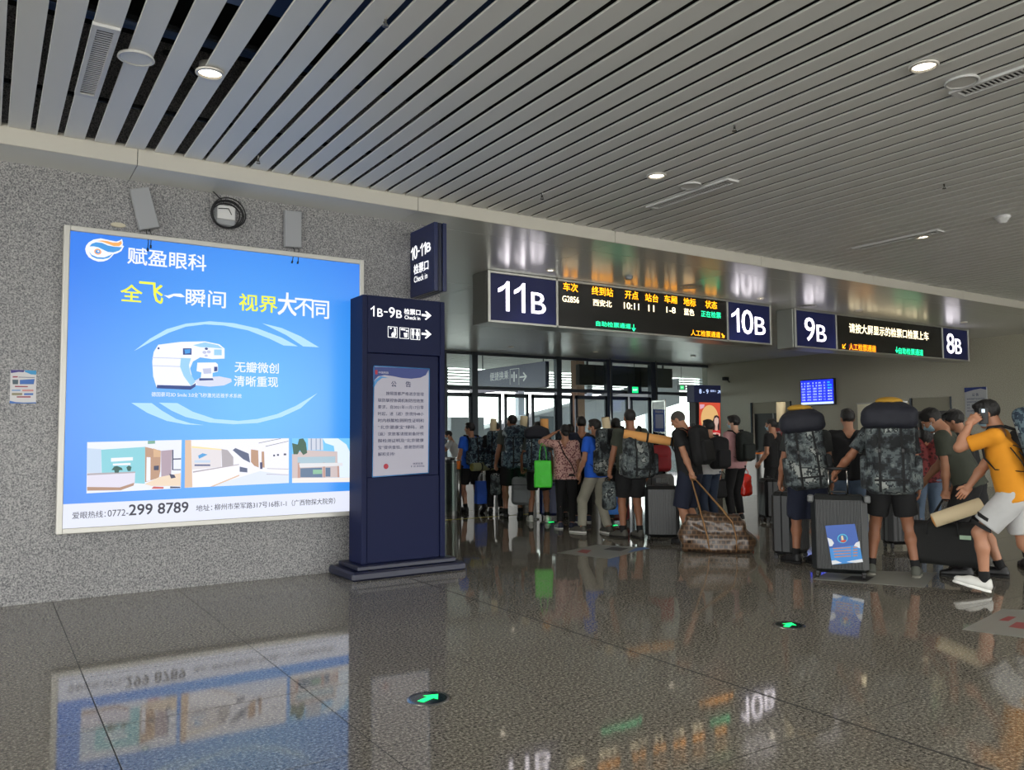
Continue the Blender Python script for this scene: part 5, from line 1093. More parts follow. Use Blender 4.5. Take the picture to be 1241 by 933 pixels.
def mat_roll(center, axis, L_, r_, mt, label, endm=None, group='rolled sleeping mats', straps=0):
    ax = Vector(nrm(np.array(axis, float))); root = empty('sleeping_mat', center, 0, label, 'sleeping mat', group)
    Q_ = ax.to_track_quat('Z', 'Y').to_matrix().to_4x4(); n = 24; mb = MB(); vs = []
    prof = [(0, -L_/2+.012), (r_*.2, -L_/2+.01), (r_*.26, -L_/2), (r_*.55, -L_/2+.004), (r_*.6, -L_/2), (r_*.94, -L_/2), (r_, -L_/2+.008), (r_*1.005, 0), (r_, L_/2-.008), (r_*.94, L_/2), (r_*.6, L_/2), (r_*.55, L_/2-.004), (r_*.26, L_/2), (r_*.2, L_/2-.01), (0, L_/2-.012)]
    for q_, z_ in prof: vs += [(q_*math.cos(2*math.pi*k/n)*(1+.02*math.sin(3*k)), q_*math.sin(2*math.pi*k/n), z_) for k in range(n)]
    mb.add(vs, [(j*n+k, j*n+(k+1) % n, (j+1)*n+(k+1) % n, (j+1)*n+k) for j in range(len(prof)-1) for k in range(n)], mt, True); o = mb.build('mat', root); o.matrix_local = Q_
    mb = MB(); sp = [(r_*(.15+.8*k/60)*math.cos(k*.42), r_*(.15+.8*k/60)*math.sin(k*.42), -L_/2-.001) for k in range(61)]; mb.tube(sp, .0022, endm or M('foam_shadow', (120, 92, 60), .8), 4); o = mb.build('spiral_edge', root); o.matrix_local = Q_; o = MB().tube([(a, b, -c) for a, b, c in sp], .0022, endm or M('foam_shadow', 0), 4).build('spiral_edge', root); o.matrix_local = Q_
    for k in range(straps):
        z_ = (-.5+(k+1)/(straps+1))*L_; o = MB().disc((0, 0), r_*1.03, z_-.014, z_+.014, m_strap, 24).build('strap', root); o.matrix_local = Q_
    return root
def onpack(p, q_): c0, R, bh, hgt, d, w_ = p.pk; return p.world(c0+R@np.array(q_, float))
def daypack(p, label, mt, w_=.3, h_=.44, d=.15, z0=.98, gap=.12, group=None):
    s_ = p.s; u, f_, r_ = p.u, p.fw, p.rt; c0 = p.hip+u*(z0-p.hip[2])-f_*(gap+d/2); R = np.stack([r_, f_, u], 1); root = placed('backpack', p.world(c0), p.rz, label, 'backpack', group)
    def put(name, geo, m_): return link(name, npmesh(name, (geo[0]@R.T)*s_, geo[1], m_), root)
    put('bag', grow([rbx((0, 0, h_*.5), (w_*.5, d*.5, h_*.5), .07), ell((0, 0, h_*.8), (w_*.42, d*.5, h_*.24))], .011, .03, noise=[(.004, 22, 1.)]), mt)
    put('front_pocket', grow([rbx((0, -d*.55, h_*.34), (w_*.4, d*.22, h_*.28), .035)], .01, .02), mt)
    mb = MB(); mb.tube([R@v3(-.04, d*.3, h_*1.0)*s_, R@v3(-.03, d*.3, h_*1.08)*s_, R@v3(.03, d*.3, h_*1.08)*s_, R@v3(.04, d*.3, h_*1.0)*s_], .008, m_strap, 6).build('grab_loop', root)
    for sd in (-1, 1):
        shl = p.sh[sd]-r_*sd*.06; pts = [c0+R@v3(sd*.06, d*.4, h_*.86), shl+u*.072-f_*.06, shl+u*.08+f_*.03, shl+f_*.11-u*.03, shl+f_*.115-u*.16+r_*sd*.03, shl+f_*.06-u*.27+r_*sd*.05, c0+R@v3(sd*w_*.42, d*.42, .06)]
        MB().tube([(q_-c0)*s_ for q_ in pts], [.02, .026, .028, .026, .018, .01, .008], m_strap, 8, flat=.45).build('shoulder_strap', root)
    return root
def suitcase(foot, rz, w_, d, h_, mt, label, handle=0., ribs=9, group='hard shell suitcases', lean=0.):
    root = empty('suitcase', (foot[0], foot[1], 0), rz, label, 'suitcase', group); z0 = .055
    MB().box(-w_/2, w_/2, -d/2, d/2, z0, h_, mt, .045).build('shell', root)
    st = w_*.84/ribs
    for k in range(ribs):
        x_ = -w_*.42+st*(k+.5)
        MB().box(x_-st*.3, x_+st*.3, -d/2-.008, -d/2+.01, z0+.05, h_-.05, mt, .005).build('rib', root)
        MB().box(x_-st*.3, x_+st*.3, d/2-.01, d/2+.008, z0+.05, h_-.05, mt, .005).build('rib', root)
    MB().box(-w_/2-.004, w_/2+.004, -.008, .008, z0+.02, h_-.02, m_strap, .004).build('zip', root)
    for a in (-1, 1):
        for b in (-1, 1):
            wm = MB(); x_, y_ = a*(w_/2-.05), b*(d/2-.045); n = 14
            wm.add([(x_+t, y_+.026*math.cos(2*math.pi*k/n), .027+.026*math.sin(2*math.pi*k/n)) for t in (-.012, .012) for k in range(n)], [(k, (k+1) % n, n+(k+1) % n, n+k) for k in range(n)]+[tuple(range(n))[::-1], tuple(range(n, 2*n))], m_black); o = wm.build('wheel', root)
            MB().box(x_-.02, x_+.02, y_-.02, y_+.02, .045, .075, m_black, .006).build('wheel_mount', root)
    MB().tube([(-.08, 0, h_-.005), (-.07, 0, h_+.03), (.07, 0, h_+.03), (.08, 0, h_-.005)], .01, m_black, 8).build('top_grip', root)
    if handle:
        hd = MB().tube([(-.09, d*.3, h_-.01), (-.09, d*.3, h_+handle)], .009, m_steel, 8).tube([(.09, d*.3, h_-.01), (.09, d*.3, h_+handle)], .009, m_steel, 8).build('pull_rods', root); MB().tube([(-.11, d*.3, h_+handle), (.11, d*.3, h_+handle)], .015, m_black, 8).build('grip', hd)
    else: MB().box(-.11, .11, d*.22, d*.38, h_-.002, h_+.012, m_black, .004).build('handle_well', root)
    return root
def soft_bag(name, top, w_, h_, d, mt, rz, label, cat, taper=0., handle=.1, lump=.004, hm=None, round_=.02, group=None, hw=.5, hr=.006):
    """bag hanging from the point top (the hand); origin at the bag's foot"""
    root = empty(name, (top[0], top[1], top[2]-handle-h_), rz, label, cat, group)
    g_ = grow([rbx((0, 0, h_*.5), (w_/2, d/2, h_/2), round_), rbx((0, 0, h_*.25), (w_/2*(1+taper), d/2*(1+taper), h_*.25), round_)], .011 if w_ > .3 else .009, .03, noise=[(lump, 24, 1.+w_*7), (lump*.5, 60, 2.)]); link('bag', npmesh('bag', g_[0], g_[1], mt), root)
    for y_ in (-d*.3, d*.3):
        MB().tube([(-w_*hw/2, y_, h_-.03), (-w_*hw*.42, y_*.8, h_+handle*.5), (-.02, y_*.3, h_+handle), (.02, y_*.3, h_+handle), (w_*hw*.42, y_*.8, h_+handle*.5), (w_*hw/2, y_, h_-.03)], hr, hm or mt, 8).build('handle', root)
    return root

# ================================================================== THE QUEUE
bk = cl('black', (20, 20, 22)); bk2 = cl('charcoal', (44, 46, 46)); olive = cl('olive_grey', (62, 66, 56)); gry = cl('grey_green', (74, 80, 76)); nvy = cl('navy', (22, 28, 48))
blu = cl('blue', (30, 92, 205)); kh = cl('khaki_grey', (150, 146, 132)); jean = cl('denim', (82, 98, 118)); jeand = cl('dark_denim', (38, 50, 70)); pinkt = cl('pink', (196, 148, 150)); yel = cl('yellow', (214, 140, 26)); whts = cl('white', (184, 184, 184))
m_shw = M('shoe_white', (205, 205, 200), .5); m_slw = M('sole_white', (225, 225, 220), .5); m_shg = M('shoe_grey', (78, 76, 70), .6); m_shk = M('shoe_black', (20, 20, 22), .5); m_shn = M('shoe_navy', (30, 36, 60), .5)
def pattern(name, c1, c2, sc_):
    m_ = bpy.data.materials.new(name); m_.use_nodes = True; nt = m_.node_tree; b = nt.nodes['Principled BSDF']; tc = nt.nodes.new('ShaderNodeTexCoord'); vo = nt.nodes.new('ShaderNodeTexVoronoi'); vo.inputs['Scale'].default_value = sc_
    r = nt.nodes.new('ShaderNodeValToRGB'); r.color_ramp.interpolation = 'CONSTANT'; r.color_ramp.elements[0].color = (*s2l(c1), 1); r.color_ramp.elements[1].color = (*s2l(c2), 1); r.color_ramp.elements[1].position = .42
    nt.links.new(tc.outputs['Object'], vo.inputs['Vector']); nt.links.new(vo.outputs['Distance'], r.inputs[0]); nt.links.new(r.outputs[0], b.inputs['Base Color']); b.inputs['Roughness'].default_value = .85; MATS[name] = m_; return m_
blouse = pattern('blouse_print', (120, 70, 76), (202, 160, 150), 34.); redbl = pattern('red_blouse_print', (66, 18, 22), (110, 40, 40), 22.)

# P1 staff member far left behind the gates
f = fl(556, 601)
p1 = Person('man in a white shirt and mask leaning over behind the first ticket gate', f, 80, 1.6, lean=22, head=(10, -8), top=whts, bottom='trousers', bm=bk, mask=True, wl=(-.02, .42, -.2), wr=(.0, .44, -.22), fine=.014, eyes=True)
box('staff_desk', (0, 0, 0, 0, 0, 0), m_steel) if False else None
# P2 blue shirt with camouflage pack and olive mat
f = fl(571, 621)
p2 = Person('man in a blue shirt with blue camouflage pack walking through the first gate', f, 32, 1.70, top=blu, feetL=(-.09, .05, 0), feetR=(.09, -.28, .06), pitchR=35, head=(35, 0), wl=(-.08, .1, -.5), blen=.8, fine=.014, drop=.02)
pack(p2, 'blue camouflage pack on the man in the blue shirt at the first gate', .42, .24, .88, 1.44, lid=False, mt=m_camob)
rr = p2.R@v3(1, 0, 0); mat_roll(onpack(p2, (0.02, -.2, .0)), rr+v3(0, 0, .02), .56, .075, m_matg, 'olive green rolled mat strapped flat under a camouflage pack', M('foam_yellow', (200, 180, 60), .7), straps=2)
# P3 black shirt behind
f = fl(601, 622)
p3 = Person('person in a black shirt under a blue camouflage pack carrying a blue bag', f, 2, 1.70, top=bk, bottom='trousers', bm=bk, head=(0, -25), wl=(-.08, .02, -.52), hl='grip', fine=.014)
pack(p3, 'blue camouflage pack with upright cream mat behind the second gate', .40, .24, .86, 1.56, lid=False, mt=m_camob)
mat_roll(onpack(p3, (-.05, 0.02, .74)), (0.05, 0, 1), .34, .06, m_matc, 'cream rolled mat standing upright in the leftmost tall pack')
# P4
f = fl(622, 628)
p4 = Person('man in a grey-green shirt and black shorts holding a camouflage cloth bag', f, 14, 1.80, g=1.02, top=gry, bottom='shorts', bm=bk, head=(25, 0), wl=(-.1, .06, -.52), hl='grip', hair='crew', feetL=(-.13, 0, 0), feetR=(.13, .02, 0), skin=m_skinb, fine=.013)
pack(p4, 'large blue camouflage pack beneath the bare-headed tall man', .46, .26, .88, 1.62, lid=True, mt=m_camob, lidm=m_camob)
mat_roll(onpack(p4, (.13, .02, .72)), (.08, 0, 1), .3, .065, m_matc, 'short cream rolled mat upright in the pack of the man in grey-green')
soft_bag('drawstring_bag', p4.world(p4.hand[-1]), .17, .38, .12, m_camo, p4.rz, 'small camouflage drawstring bag held by the man in grey-green', 'bag', handle=.06, round_=.05, hm=m_strap)
soft_bag('carrier_bag', p3.world(p3.hand[-1])+v3(0, 0, -.06), .26, .42, .1, M('bag_blue', (50, 96, 200), .5), p3.rz+.5, 'blue paper carrier bag hanging beside the black trousers', 'bag', handle=.14, round_=.012, hm=m_white)
# P5
f = fl(653, 632)
p5 = Person('person with head hidden behind a tall pack holding a grey rucksack', f, -4, 1.66, top=gry, bottom='shorts', bm=bk, wl=(-.12, .08, -.5), hl='grip', head=(0, 12), shoe=m_shw, sole=m_slw, feetL=(-.14, .0, 0), feetR=(.15, -.02, 0), fyawL=20, skin=m_skinb, fine=.013)
pack(p5, 'tall blue camouflage pack with navy lid in the middle of the queue', .44, .25, .88, 1.60, mt=m_camob)
mat_roll(onpack(p5, (.13, .02, .74)), (-.02, 0, 1), .26, .068, m_mato, 'orange-tinted rolled mat upright in the pack with the navy lid')
h_ = p5.world(p5.hand[-1]); gp = cl('rucksack_grey', (112, 116, 118))
g = soft_bag('rucksack', h_, .34, .47, .18, gp, p5.rz-.15, 'grey rucksack hanging from a hand above the floor light', 'backpack', handle=.06, round_=.07, hm=m_strap, hw=.25)
link('pocket', npmesh('pocket', *grow([rbx((0, -.1, .15), (.13, .03, .12), .03)], .01, .01), gp), g); MB().box(-.15, .15, -.098, -.092, .33, .338, m_strap).build('zip', g)
# P6 woman with green tote
f = fl(686, 641)
p6 = Person('woman in a pink patterned blouse with a hand raised to her hair', f, -8, 1.60, g=.98, top=blouse, sleeve=.9, hem=.1, bottom='slim', bm=bk, hair='bun', head=(28, 5), wl=(-.05, .1, .17), el=(-1, .2, -.3), hl='flat', shoe=m_shn, sole=m_slw, fyawL=30, fyawR=-20, fine=.012, skin=m_skin)
e = p6.world(p6.mid[-1]*.8+p6.sh[-1]*.2)
soft_bag('tote_bag', e+v3(.0, -.0, .0)+p6.R@v3(0, -.06, -.02), .27, .42, .07, M('tote_green', (70, 225, 50), .5), p6.rz+.15, 'bright green tote bag hanging from the woman\'s raised arm', 'bag', handle=.26, round_=.02, hw=.45)
pts = [p6.sh[-1]*.6+p6.sh[1]*.4+v3(-.06, -.09, .05), v3(0, -.135, 1.25), v3(.12, -.14, 1.08), v3(.165, -.1, .95), v3(.17, .0, .9)]
g = empty('sling_strap', p6.base, p6.rz, 'thin black sling strap across the back of the pink blouse', 'strap'); MB().tube([q_*p6.s for q_ in [pts[0]+v3(.03, .13, .02)]+pts], .008, m_strap, 6, flat=.6).build('strap', g)
# P7 navy shirt man beyond the woman
f = fl(706, 633)
p7 = Person('man in a navy shirt with short hair just ahead of the woman in pink', f, 10, 1.74, top=nvy, bottom='trousers', bm=bk, hair='short', shoe=m_shn, sole=m_slw, fine=.014)
# P8 blue shirt man walking
f = fl(724, 646)
p8 = Person('man in a blue shirt and grey sweatpants stepping forward with mask on', f, 40, 1.70, top=blu, bottom='trousers', bm=kh, blen=.6, head=(25, -2), mask=True, feetL=(-.16, .16, 0), feetR=(.1, -.14, 0), drop=.03, shoe=m_shg, sole=m_slw, wl=(-.06, .12, -.48), wr=(.1, .05, -.52), hair='short', fine=.012, eyes=True, fyawL=20)
pack(p8, 'camouflage pack on the man in blue shirt and grey sweatpants', .40, .26, .86, 1.57, lid=False, mt=m_camo, gap=.12)
mat_roll(onpack(p8, (.02, .03, .72)), (-.15, 0, 1), .28, .06, m_matc, 'cream rolled mat tilted in the pack of the man in grey sweatpants')
# P9 olive shirt, large pack with orange roll across
f = fl(766, 652)
p9 = Person('man in a dark olive shirt and black shorts with thick bare calves', f, 22, 1.80, g=1.04, top=olive, bm=bk, hair='crew', wl=(-.1, .06, -.52), hl='grip', head=(-5, 0), skin=m_skinb, shoe=m_shg, feetL=(-.1, .06, 0), feetR=(.1, -.04, 0), fyawL=35, fyawR=10, fine=.012)
pack(p9, 'camouflage pack under the orange rolled mat', .46, .27, .86, 1.50, lid=False, mt=m_camo)
mat_roll(onpack(p9, (.22, -.19, .50)), rotz(p9.rz-math.radians(20))@v3(1, 0, -.17), .98, .062, m_mato, 'long orange rolled mat strapped crosswise on a camouflage pack', straps=2)
h_ = p9.world(p9.hand[-1])
soft_bag('drawstring_bag', h_, .2, .4, .12, m_camo, p9.rz, 'camouflage drawstring bag hanging from the olive-shirted man\'s hand', 'bag', handle=.05, round_=.06, hm=m_strap)
h_ = p8.world(p8.hand[1]); soft_bag('carrier_bag', h_+v3(0, 0, -.02), .27, .4, .1, M('bag_blue2', (60, 130, 220), .5), p8.rz-.5, 'lighter blue carrier bag beside the grey sweatpants', 'bag', handle=.1, round_=.012, hm=m_white)
# P10 heads ahead
f = fl(748, 637)
Person('person with short black hair mostly hidden before the olive-shirted man', f, 0, 1.70, top=bk, bottom='trousers', bm=bk, fine=.015)
f = fl(692, 628)
Person('dark-haired person hidden ahead of the woman in the pink blouse', f, 5, 1.62, top=bk, bottom='trousers', bm=bk, fine=.015)
# P12 grey-haired man with woven bag
f = fl(838, 658)
tgt = beside(842, 584, f, .27)
p12 = Person('grey-haired man in a black shirt bending his head over the woven bag', f, 62, 1.78, g=1.04, top=bk, bottom='shorts', bm=nvy, blen=1.05, hm=m_hairg, hair='crew', head=(8, -22), lean=9, el=(-1, -.4, 0), wl=('w', tgt), hl='grip', skin=m_skin, fine=.012, eyes=True)
dp = daypack(p12, 'big black daypack with red shoulder edge on the grey-haired man', cl('pack_black', (18, 18, 20)), .34, .5, .17, .98)
# red shoulder strap lining
shl = p12.sh[1]; q0 = p12.hip+p12.u*.48-p12.fw*.1
MB().tube([(p12.R.T@(np.array(p12.world(q_))-np.array(dp.location))) for q_ in (q0-p12.rt*.04+p12.u*.02, p12.sh[1]-p12.rt*.09+p12.u*.085-p12.fw*.04, p12.sh[1]-p12.rt*.05+p12.u*.08+p12.fw*.04)], [.03, .032, .03], M('strap_red', (190, 40, 30), .7), 8, flat=.4).build('red_strap', dp)
m_woven = bpy.data.materials.new('woven_brown'); m_woven.use_nodes = True; nt = m_woven.node_tree; b = nt.nodes['Principled BSDF']; tc = nt.nodes.new('ShaderNodeTexCoord'); br = nt.nodes.new('ShaderNodeTexBrick'); br.inputs['Scale'].default_value = 5.5; br.inputs['Color1'].default_value = (*s2l((70, 50, 36)), 1); br.inputs['Color2'].default_value = (*s2l((34, 24, 20)), 1); br.inputs['Mortar'].default_value = (*s2l((96, 74, 54)), 1); br.inputs['Brick Width'].default_value = .32; br.inputs['Row Height'].default_value = .3; br.inputs['Mortar Size'].default_value = .05
mp = nt.nodes.new('ShaderNodeMapping'); mp.inputs['Rotation'].default_value = (math.pi/2, 0, 0); nt.links.new(tc.outputs['Object'], mp.inputs[0]); nt.links.new(mp.outputs[0], br.inputs[0]); nt.links.new(br.outputs[0], b.inputs['Base Color']); b.inputs['Roughness'].default_value = .3
hb = p12.world(p12.hand[-1]); fb_ = fl(868, 668); az = math.atan2(fb_[1], fb_[0])
g = empty('woven_bag', (fb_[0], fb_[1], 0), az-math.pi/2, 'large brown patterned plastic carry bag slumped on the floor', 'bag')
gw = grow([rbx((.0, 0, .11), (.42, .19, .11), .05), rbx((-.02, 0, .22), (.37, .15, .2), .06, roty(.1)), rbx((-.3, -.02, .2), (.16, .14, .1), .06, roty(.45)), rbx((.06, 0, .38), (.24, .1, .09), .04, roty(.1)), rbx((.33, 0, .12), (.13, .15, .12), .05, roty(.5))], .014, .05, noise=[(.012, 11, 1.), (.005, 31, 2.)], cuts=[(v3(0, 0, .004), v3(0, 0, -1))])
link('bag', npmesh('bag', gw[0], gw[1], m_woven), g)
hl_ = np.array(Matrix.Rotation(-(az-math.pi/2), 3, 'Z') @ Vector(hb-fb_)); m_tan = M('handle_tan', (150, 110, 66), .5)
for y_ in (-.17, .13):
    for x_, a in ((-.13, 0), (.16, 1)): pass
    MB().tube([(-.08, y_*1.08, .03), (-.1, y_*1.1, .2), (-.14, y_, .36), (-.17, y_*.6, .46), tuple(hl_+v3(-.02, y_*.1, .0)), tuple(hl_+v3(.03, y_*.1, .0)), (.1, y_*.6, .5), (.2, y_, .38), (.24, y_*1.1, .2), (.24, y_*1.05, .03)], .014, m_tan, 8, flat=.6).build('handle', g)
# P13 behind with white shirt and jeans
f = fl(862, 640)
p13 = Person('person in a white shirt and dark jeans half hidden behind the grey-haired man', f, 45, 1.66, top=whts, bottom='trousers', bm=jeand, hair='short', fine=.013)
daypack(p13, 'second black daypack between the grey-haired man and pink shirt', cl('pack_black2', (24, 24, 28)), .34, .5, .18, .95)
# P14 pink shirt
f = fl(893, 631)
p14 = Person('person in a pink shirt and mask with black trousers', f, 48, 1.74, top=pinkt, bottom='trousers', bm=bk, hair='fringe', head=(22, 3), mask=True, wr=(.06, .02, -.5), hr='grip', wl=(-.06, .1, -.5), hl='grip', fine=.013, eyes=True, skin=m_skinp, sole=m_slw)
daypack(p14, 'dark green-black daypack on the person in the pink shirt', cl('pack_dark', (28, 34, 32)), .32, .48, .17, .98)
soft_bag('plastic_bag', p14.world(p14.hand[1])+v3(0, 0, .02), .26, .36, .16, M('plastic_red', (215, 40, 26), .25, spec=.6), p14.rz, 'red plastic bag of shopping below the pink-shirted person\'s daypack', 'bag', taper=.12, handle=.1, lump=.012, round_=.06)
soft_bag('handbag', p14.world(p14.hand[-1])+v3(0, 0, 0), .36, .3, .16, cl('bag_black', (22, 22, 24)), p14.rz, 'black holdall held left of the pink-shirted person', 'bag', handle=.16, round_=.05)
# P15 black shirt facing left
f = fl(939, 627)
p15 = Person('man in a black shirt and trousers facing left beside the green gate light', f, 62, 1.70, g=1.02, top=bk, bottom='trousers', bm=bk, hair='crew', mask=True, head=(5, 0), wl=(-.02, .16, -.46), wr=(.05, .1, -.5), hl='relax', fine=.013, eyes=True, skin=m_skin)
suitcase(fl(933, 631), 1.0, .4, .25, .7, M('shell_black', (20, 20, 22), .4), 'plain black suitcase behind the man in black by the orange gate', ribs=6)
# P16 grey shirt, tall pack
f = fl(982, 684)
p16 = Person('man in a charcoal shirt hidden by the pack topped with a navy cover', f, 6, 1.74, g=1.06, top=bk2, bm=nvy, blen=.95, wl=(-.1, .05, -.53), hl='grip', skin=m_skinb, feetL=(-.14, .04, 0), feetR=(.06, -.02, 0), fyawL=40, fyawR=20)
pack(p16, 'tall grey camouflage pack with navy cover and small yellow patch', .46, .3, .86, 1.72, gap=.11, tilt=-6)
c0, R_, bh, hg, d_, w_ = p16.pk
mat_roll(onpack(p16, (-.19, .05, hg+.0)), (0, 0, 1), .22, .05, m_matc, 'pale rolled mat poking up left of the navy pack cover')
# P17 black shirt and jeans
f = fl(1033, 668)
p17 = Person('man in a black shirt and faded jeans looking away between the two tall packs', f, 8, 1.74, g=1.08, top=bk, bottom='trousers', bm=jean, hair='short', head=(12, 0), shoe=m_shw, sole=m_slw, feetL=(-.12, 0, 0), feetR=(.14, 0, 0), wl=(-.1, .2, -.38), el=(-1, -.2, -.3), skin=m_skin)
# P18 biggest pack
f = fl(1083, 698)
tgt = beside(1012, 573, f, -.02)
p18 = Person('man in black shorts under the largest camouflage pack, reaching left to a suitcase', f, 2, 1.78, g=1.08, top=m_camo, sleeve=.75, bm=bk, blen=.72, wl=('w', tgt), hl='grip', el=(-.6, -.6, -1), skin=m_skinb, feetL=(-.2, .02, 0), feetR=(.2, .0, 0), shoe=M('shoe_olive', (76, 78, 70), .6), sole=M('sole_grey', (120, 118, 108), .6), fine=.011)
pack(p18, 'largest grey camouflage pack with navy cover and yellow top', .50, .34, .86, 1.76, gap=.1)
c0, R_, bh, hg, d_, w_ = p18.pk
for p_, nm in ((p18, 'right'), (p16, 'left')):
    c0, R_, bh, hg, d_, w_ = p_.pk
    gy = grow([ell((.0, .02, 0), (.15, .12, .045))], .01, .01, noise=[(.004, 30, 1.)]); o = link('yellow_bundle', npmesh('yellow_bundle', gy[0], gy[1], M('cloth_ochre', (170, 130, 36), .8))); o.location = onpack(p_, (.02, .02, hg+.012)); tag(o, 'ochre yellow bundle on top of the %s tall navy-covered pack' % nm, 'bundle')
# P19 woman in red blouse
f = fl(1127, 662)
p19 = Person('woman in a dark red patterned blouse and blue jeans with long black hair', f, 15, 1.62, top=redbl, sleeve=.55, hem=.06, bottom='slim', bm=jean, hair='long', wl=(-.12, .12, -.45))
e = p19.world(p19.sh[-1]+v3(-.09, -.02, -.1)); soft_bag('shoulder_bag', e, .22, .16, .08, M('bag_ivory', (196, 188, 172), .5), p19.rz, 'small ivory shoulder bag on the woman in the red blouse', 'bag', handle=.3, round_=.03, hw=.8)
# P20 leaning man with duffel
f = fl(1180, 699)
tgt = beside(1147, 604, f, .12)
p20 = Person('man in a dark olive shirt and mask stooping to carry a black duffel', f, 82, 1.80, g=1.12, top=olive, bm=bk, blen=.85, lean=24, head=(6, -26), mask=True, hair='short', wl=('w', tgt), hl='grip', el=(-.3, -1, 0), wr=(.1, .25, -.45), skin=m_skin, feetL=(-.1, .05, 0), feetR=(.12, -.22, 0), drop=.02, fine=.011, eyes=True)
hb = p20.world(p20.hand[-1]); az = math.atan2(f[1], f[0])
ctr = beside(1146, 632, f, .16)
du = empty('duffel_bag', (ctr[0], ctr[1], ctr[2]-.42), az-math.pi/2-.12, 'wide black duffel bag with a pale tag held above the floor', 'bag'); dm = cl('duffel_black', (20, 21, 21))
gd = grow([rbx((0, 0, .21), (.34, .15, .21), .08), rbx((0, 0, .15), (.345, .155, .15), .08)], .013, .03, noise=[(.006, 16, 1.)]); link('bag', npmesh('bag', gd[0], gd[1], dm), du); MB().box(.14, .24, -.168, -.16, .27, .31, M('tag_pale', (150, 175, 150), .6), .002).build('tag', du); MB().box(-.33, .33, -.005, .005, .415, .424, m_strap).build('zip', du)
hh = np.array(Matrix.Rotation(-(az-math.pi/2-.12), 3, 'Z') @ Vector(hb-np.array(du.location)))
for y_ in (-.15, .15): MB().tube([(-.15, y_*1.05, .3), (-.15, y_, .4), tuple(hh+v3(-.03, y_*.1, 0)), tuple(hh+v3(.03, y_*.1, 0)), (.12, y_, .4), (.12, y_*1.05, .3)], .012, m_strap, 8, flat=.6).build('handle', du)
# P21 behind
f = fl(1182, 690)
p21 = Person('black-haired person in dark clothes standing behind the stooping man', f, 75, 1.70, top=bk, bottom='shorts', bm=bk, hair='fringe', lean=10, head=(0, -12))
# P22 yellow shirt
f = fl(1236, 722)
ph = None
p22 = Person('man in a yellow shirt and white shorts striding left while phoning', f, 84, 1.82, g=1.1, top=yel, bottom='shorts', bm=whts, blen=.78, sleeve=.72, hem=.08, lean=13, mask=True, head=(0, -12), wl=(.02, .17, .13), el=(-.2, .9, -1), hl='grip', wr=('w', beside(1165, 603, f, -.05)), er=(0, -1, -.5), skin=m_skin, feetL=(-.1, .24, .03), feetR=(.12, -.26, 0), pitchL=-14, drop=.055, shoe=m_shw, sole=m_slw, fine=.01, eyes=True)
pk = pack(p22, 'camouflage pack on the back of the man in the yellow shirt', .4, .28, .95, 1.66, lid=False, mt=m_camob)
hp_ = p22.world(p22.hc+p22.Rh@v3(-.095, .02, -.01)); g = empty('mobile_phone', hp_, p22.rz, 'black mobile phone with lit screen held to the caller\'s ear', 'phone'); MB().box(-.006, .006, -.037, .037, -.075, .075, m_black, .004).build('case', g); MB().box(-.0075, -.006, -.012, .012, .03, .06, E('phone_light', (220, 240, 255), 2.)).build('lit_window', g)
mb = MB(); k_ = p22
g1, g2 = fl(1262, 735), None
# black stripes on the shorts
for j in range(2):
    a_ = k_.ank[-1]
bx_ = p22.root
for q_ in (.60, .78):
    c_ = (p22.hipj[-1]+(p22.knee[-1]-p22.hipj[-1])*q_+v3(-.112, .03, 0))*p22.s; mb = MB(); n_ = 8
    for k in range(n_):
        pass
    vs = [(c_+v3(.035*abs(k/4-1)**2+o_, (k/4-1)*.075, (k/4-1)*.045+b)) for o_ in (0, .03) for b in (-.018, .018) for k in range(9)]
    fs = [(k, k+1, 9+k+1, 9+k) for k in range(8)]+[(18+k, 27+k, 28+k, 19+k) for k in range(8)]+[(k, 18+k, 19+k, k+1) for k in range(8)]+[(9+k, 10+k, 28+k, 27+k) for k in range(8)]
    mb.add(vs, fs, bk).build('stripe', bx_)
# cream roll carried low between the stooping man and the caller
a_, b_ = beside(1190, 611, fl(1176, 699), .34), beside(1131, 631, fl(1176, 699), .42)
mat_roll((a_+b_)/2, a_-b_, float(np.linalg.norm(a_-b_)), .07, m_matc, 'cream rolled mat with orange end carried low above the duffel', M('foam_orange', 0))
for q_ in (1,): pass
# loose buckle straps hanging at the yellow shirt
g = empty('hanging_straps', p22.base, p22.rz, 'loose black buckle straps hanging over the side of the yellow shirt', 'strap')
for pts in ([(-.19, -.02, 1.27), (-.2, -.09, 1.24), (-.2, -.16, 1.25)], [(-.19, -.0, 1.25), (-.205, -.08, 1.13), (-.2, -.12, 1.02)], [(-.195, -.06, 1.22), (-.2, -.15, 1.1), (-.19, -.2, 1.04)]): MB().tube([tuple(np.array(q_)*p22.s) for q_ in pts], .009, m_strap, 6, flat=.5).build('strap', g)
# P23 right edge
f = fl(1262, 690)
Person('person with black hair cut off by the right edge of the picture', f, 20, 1.72, top=bk, bottom='trousers', bm=bk)

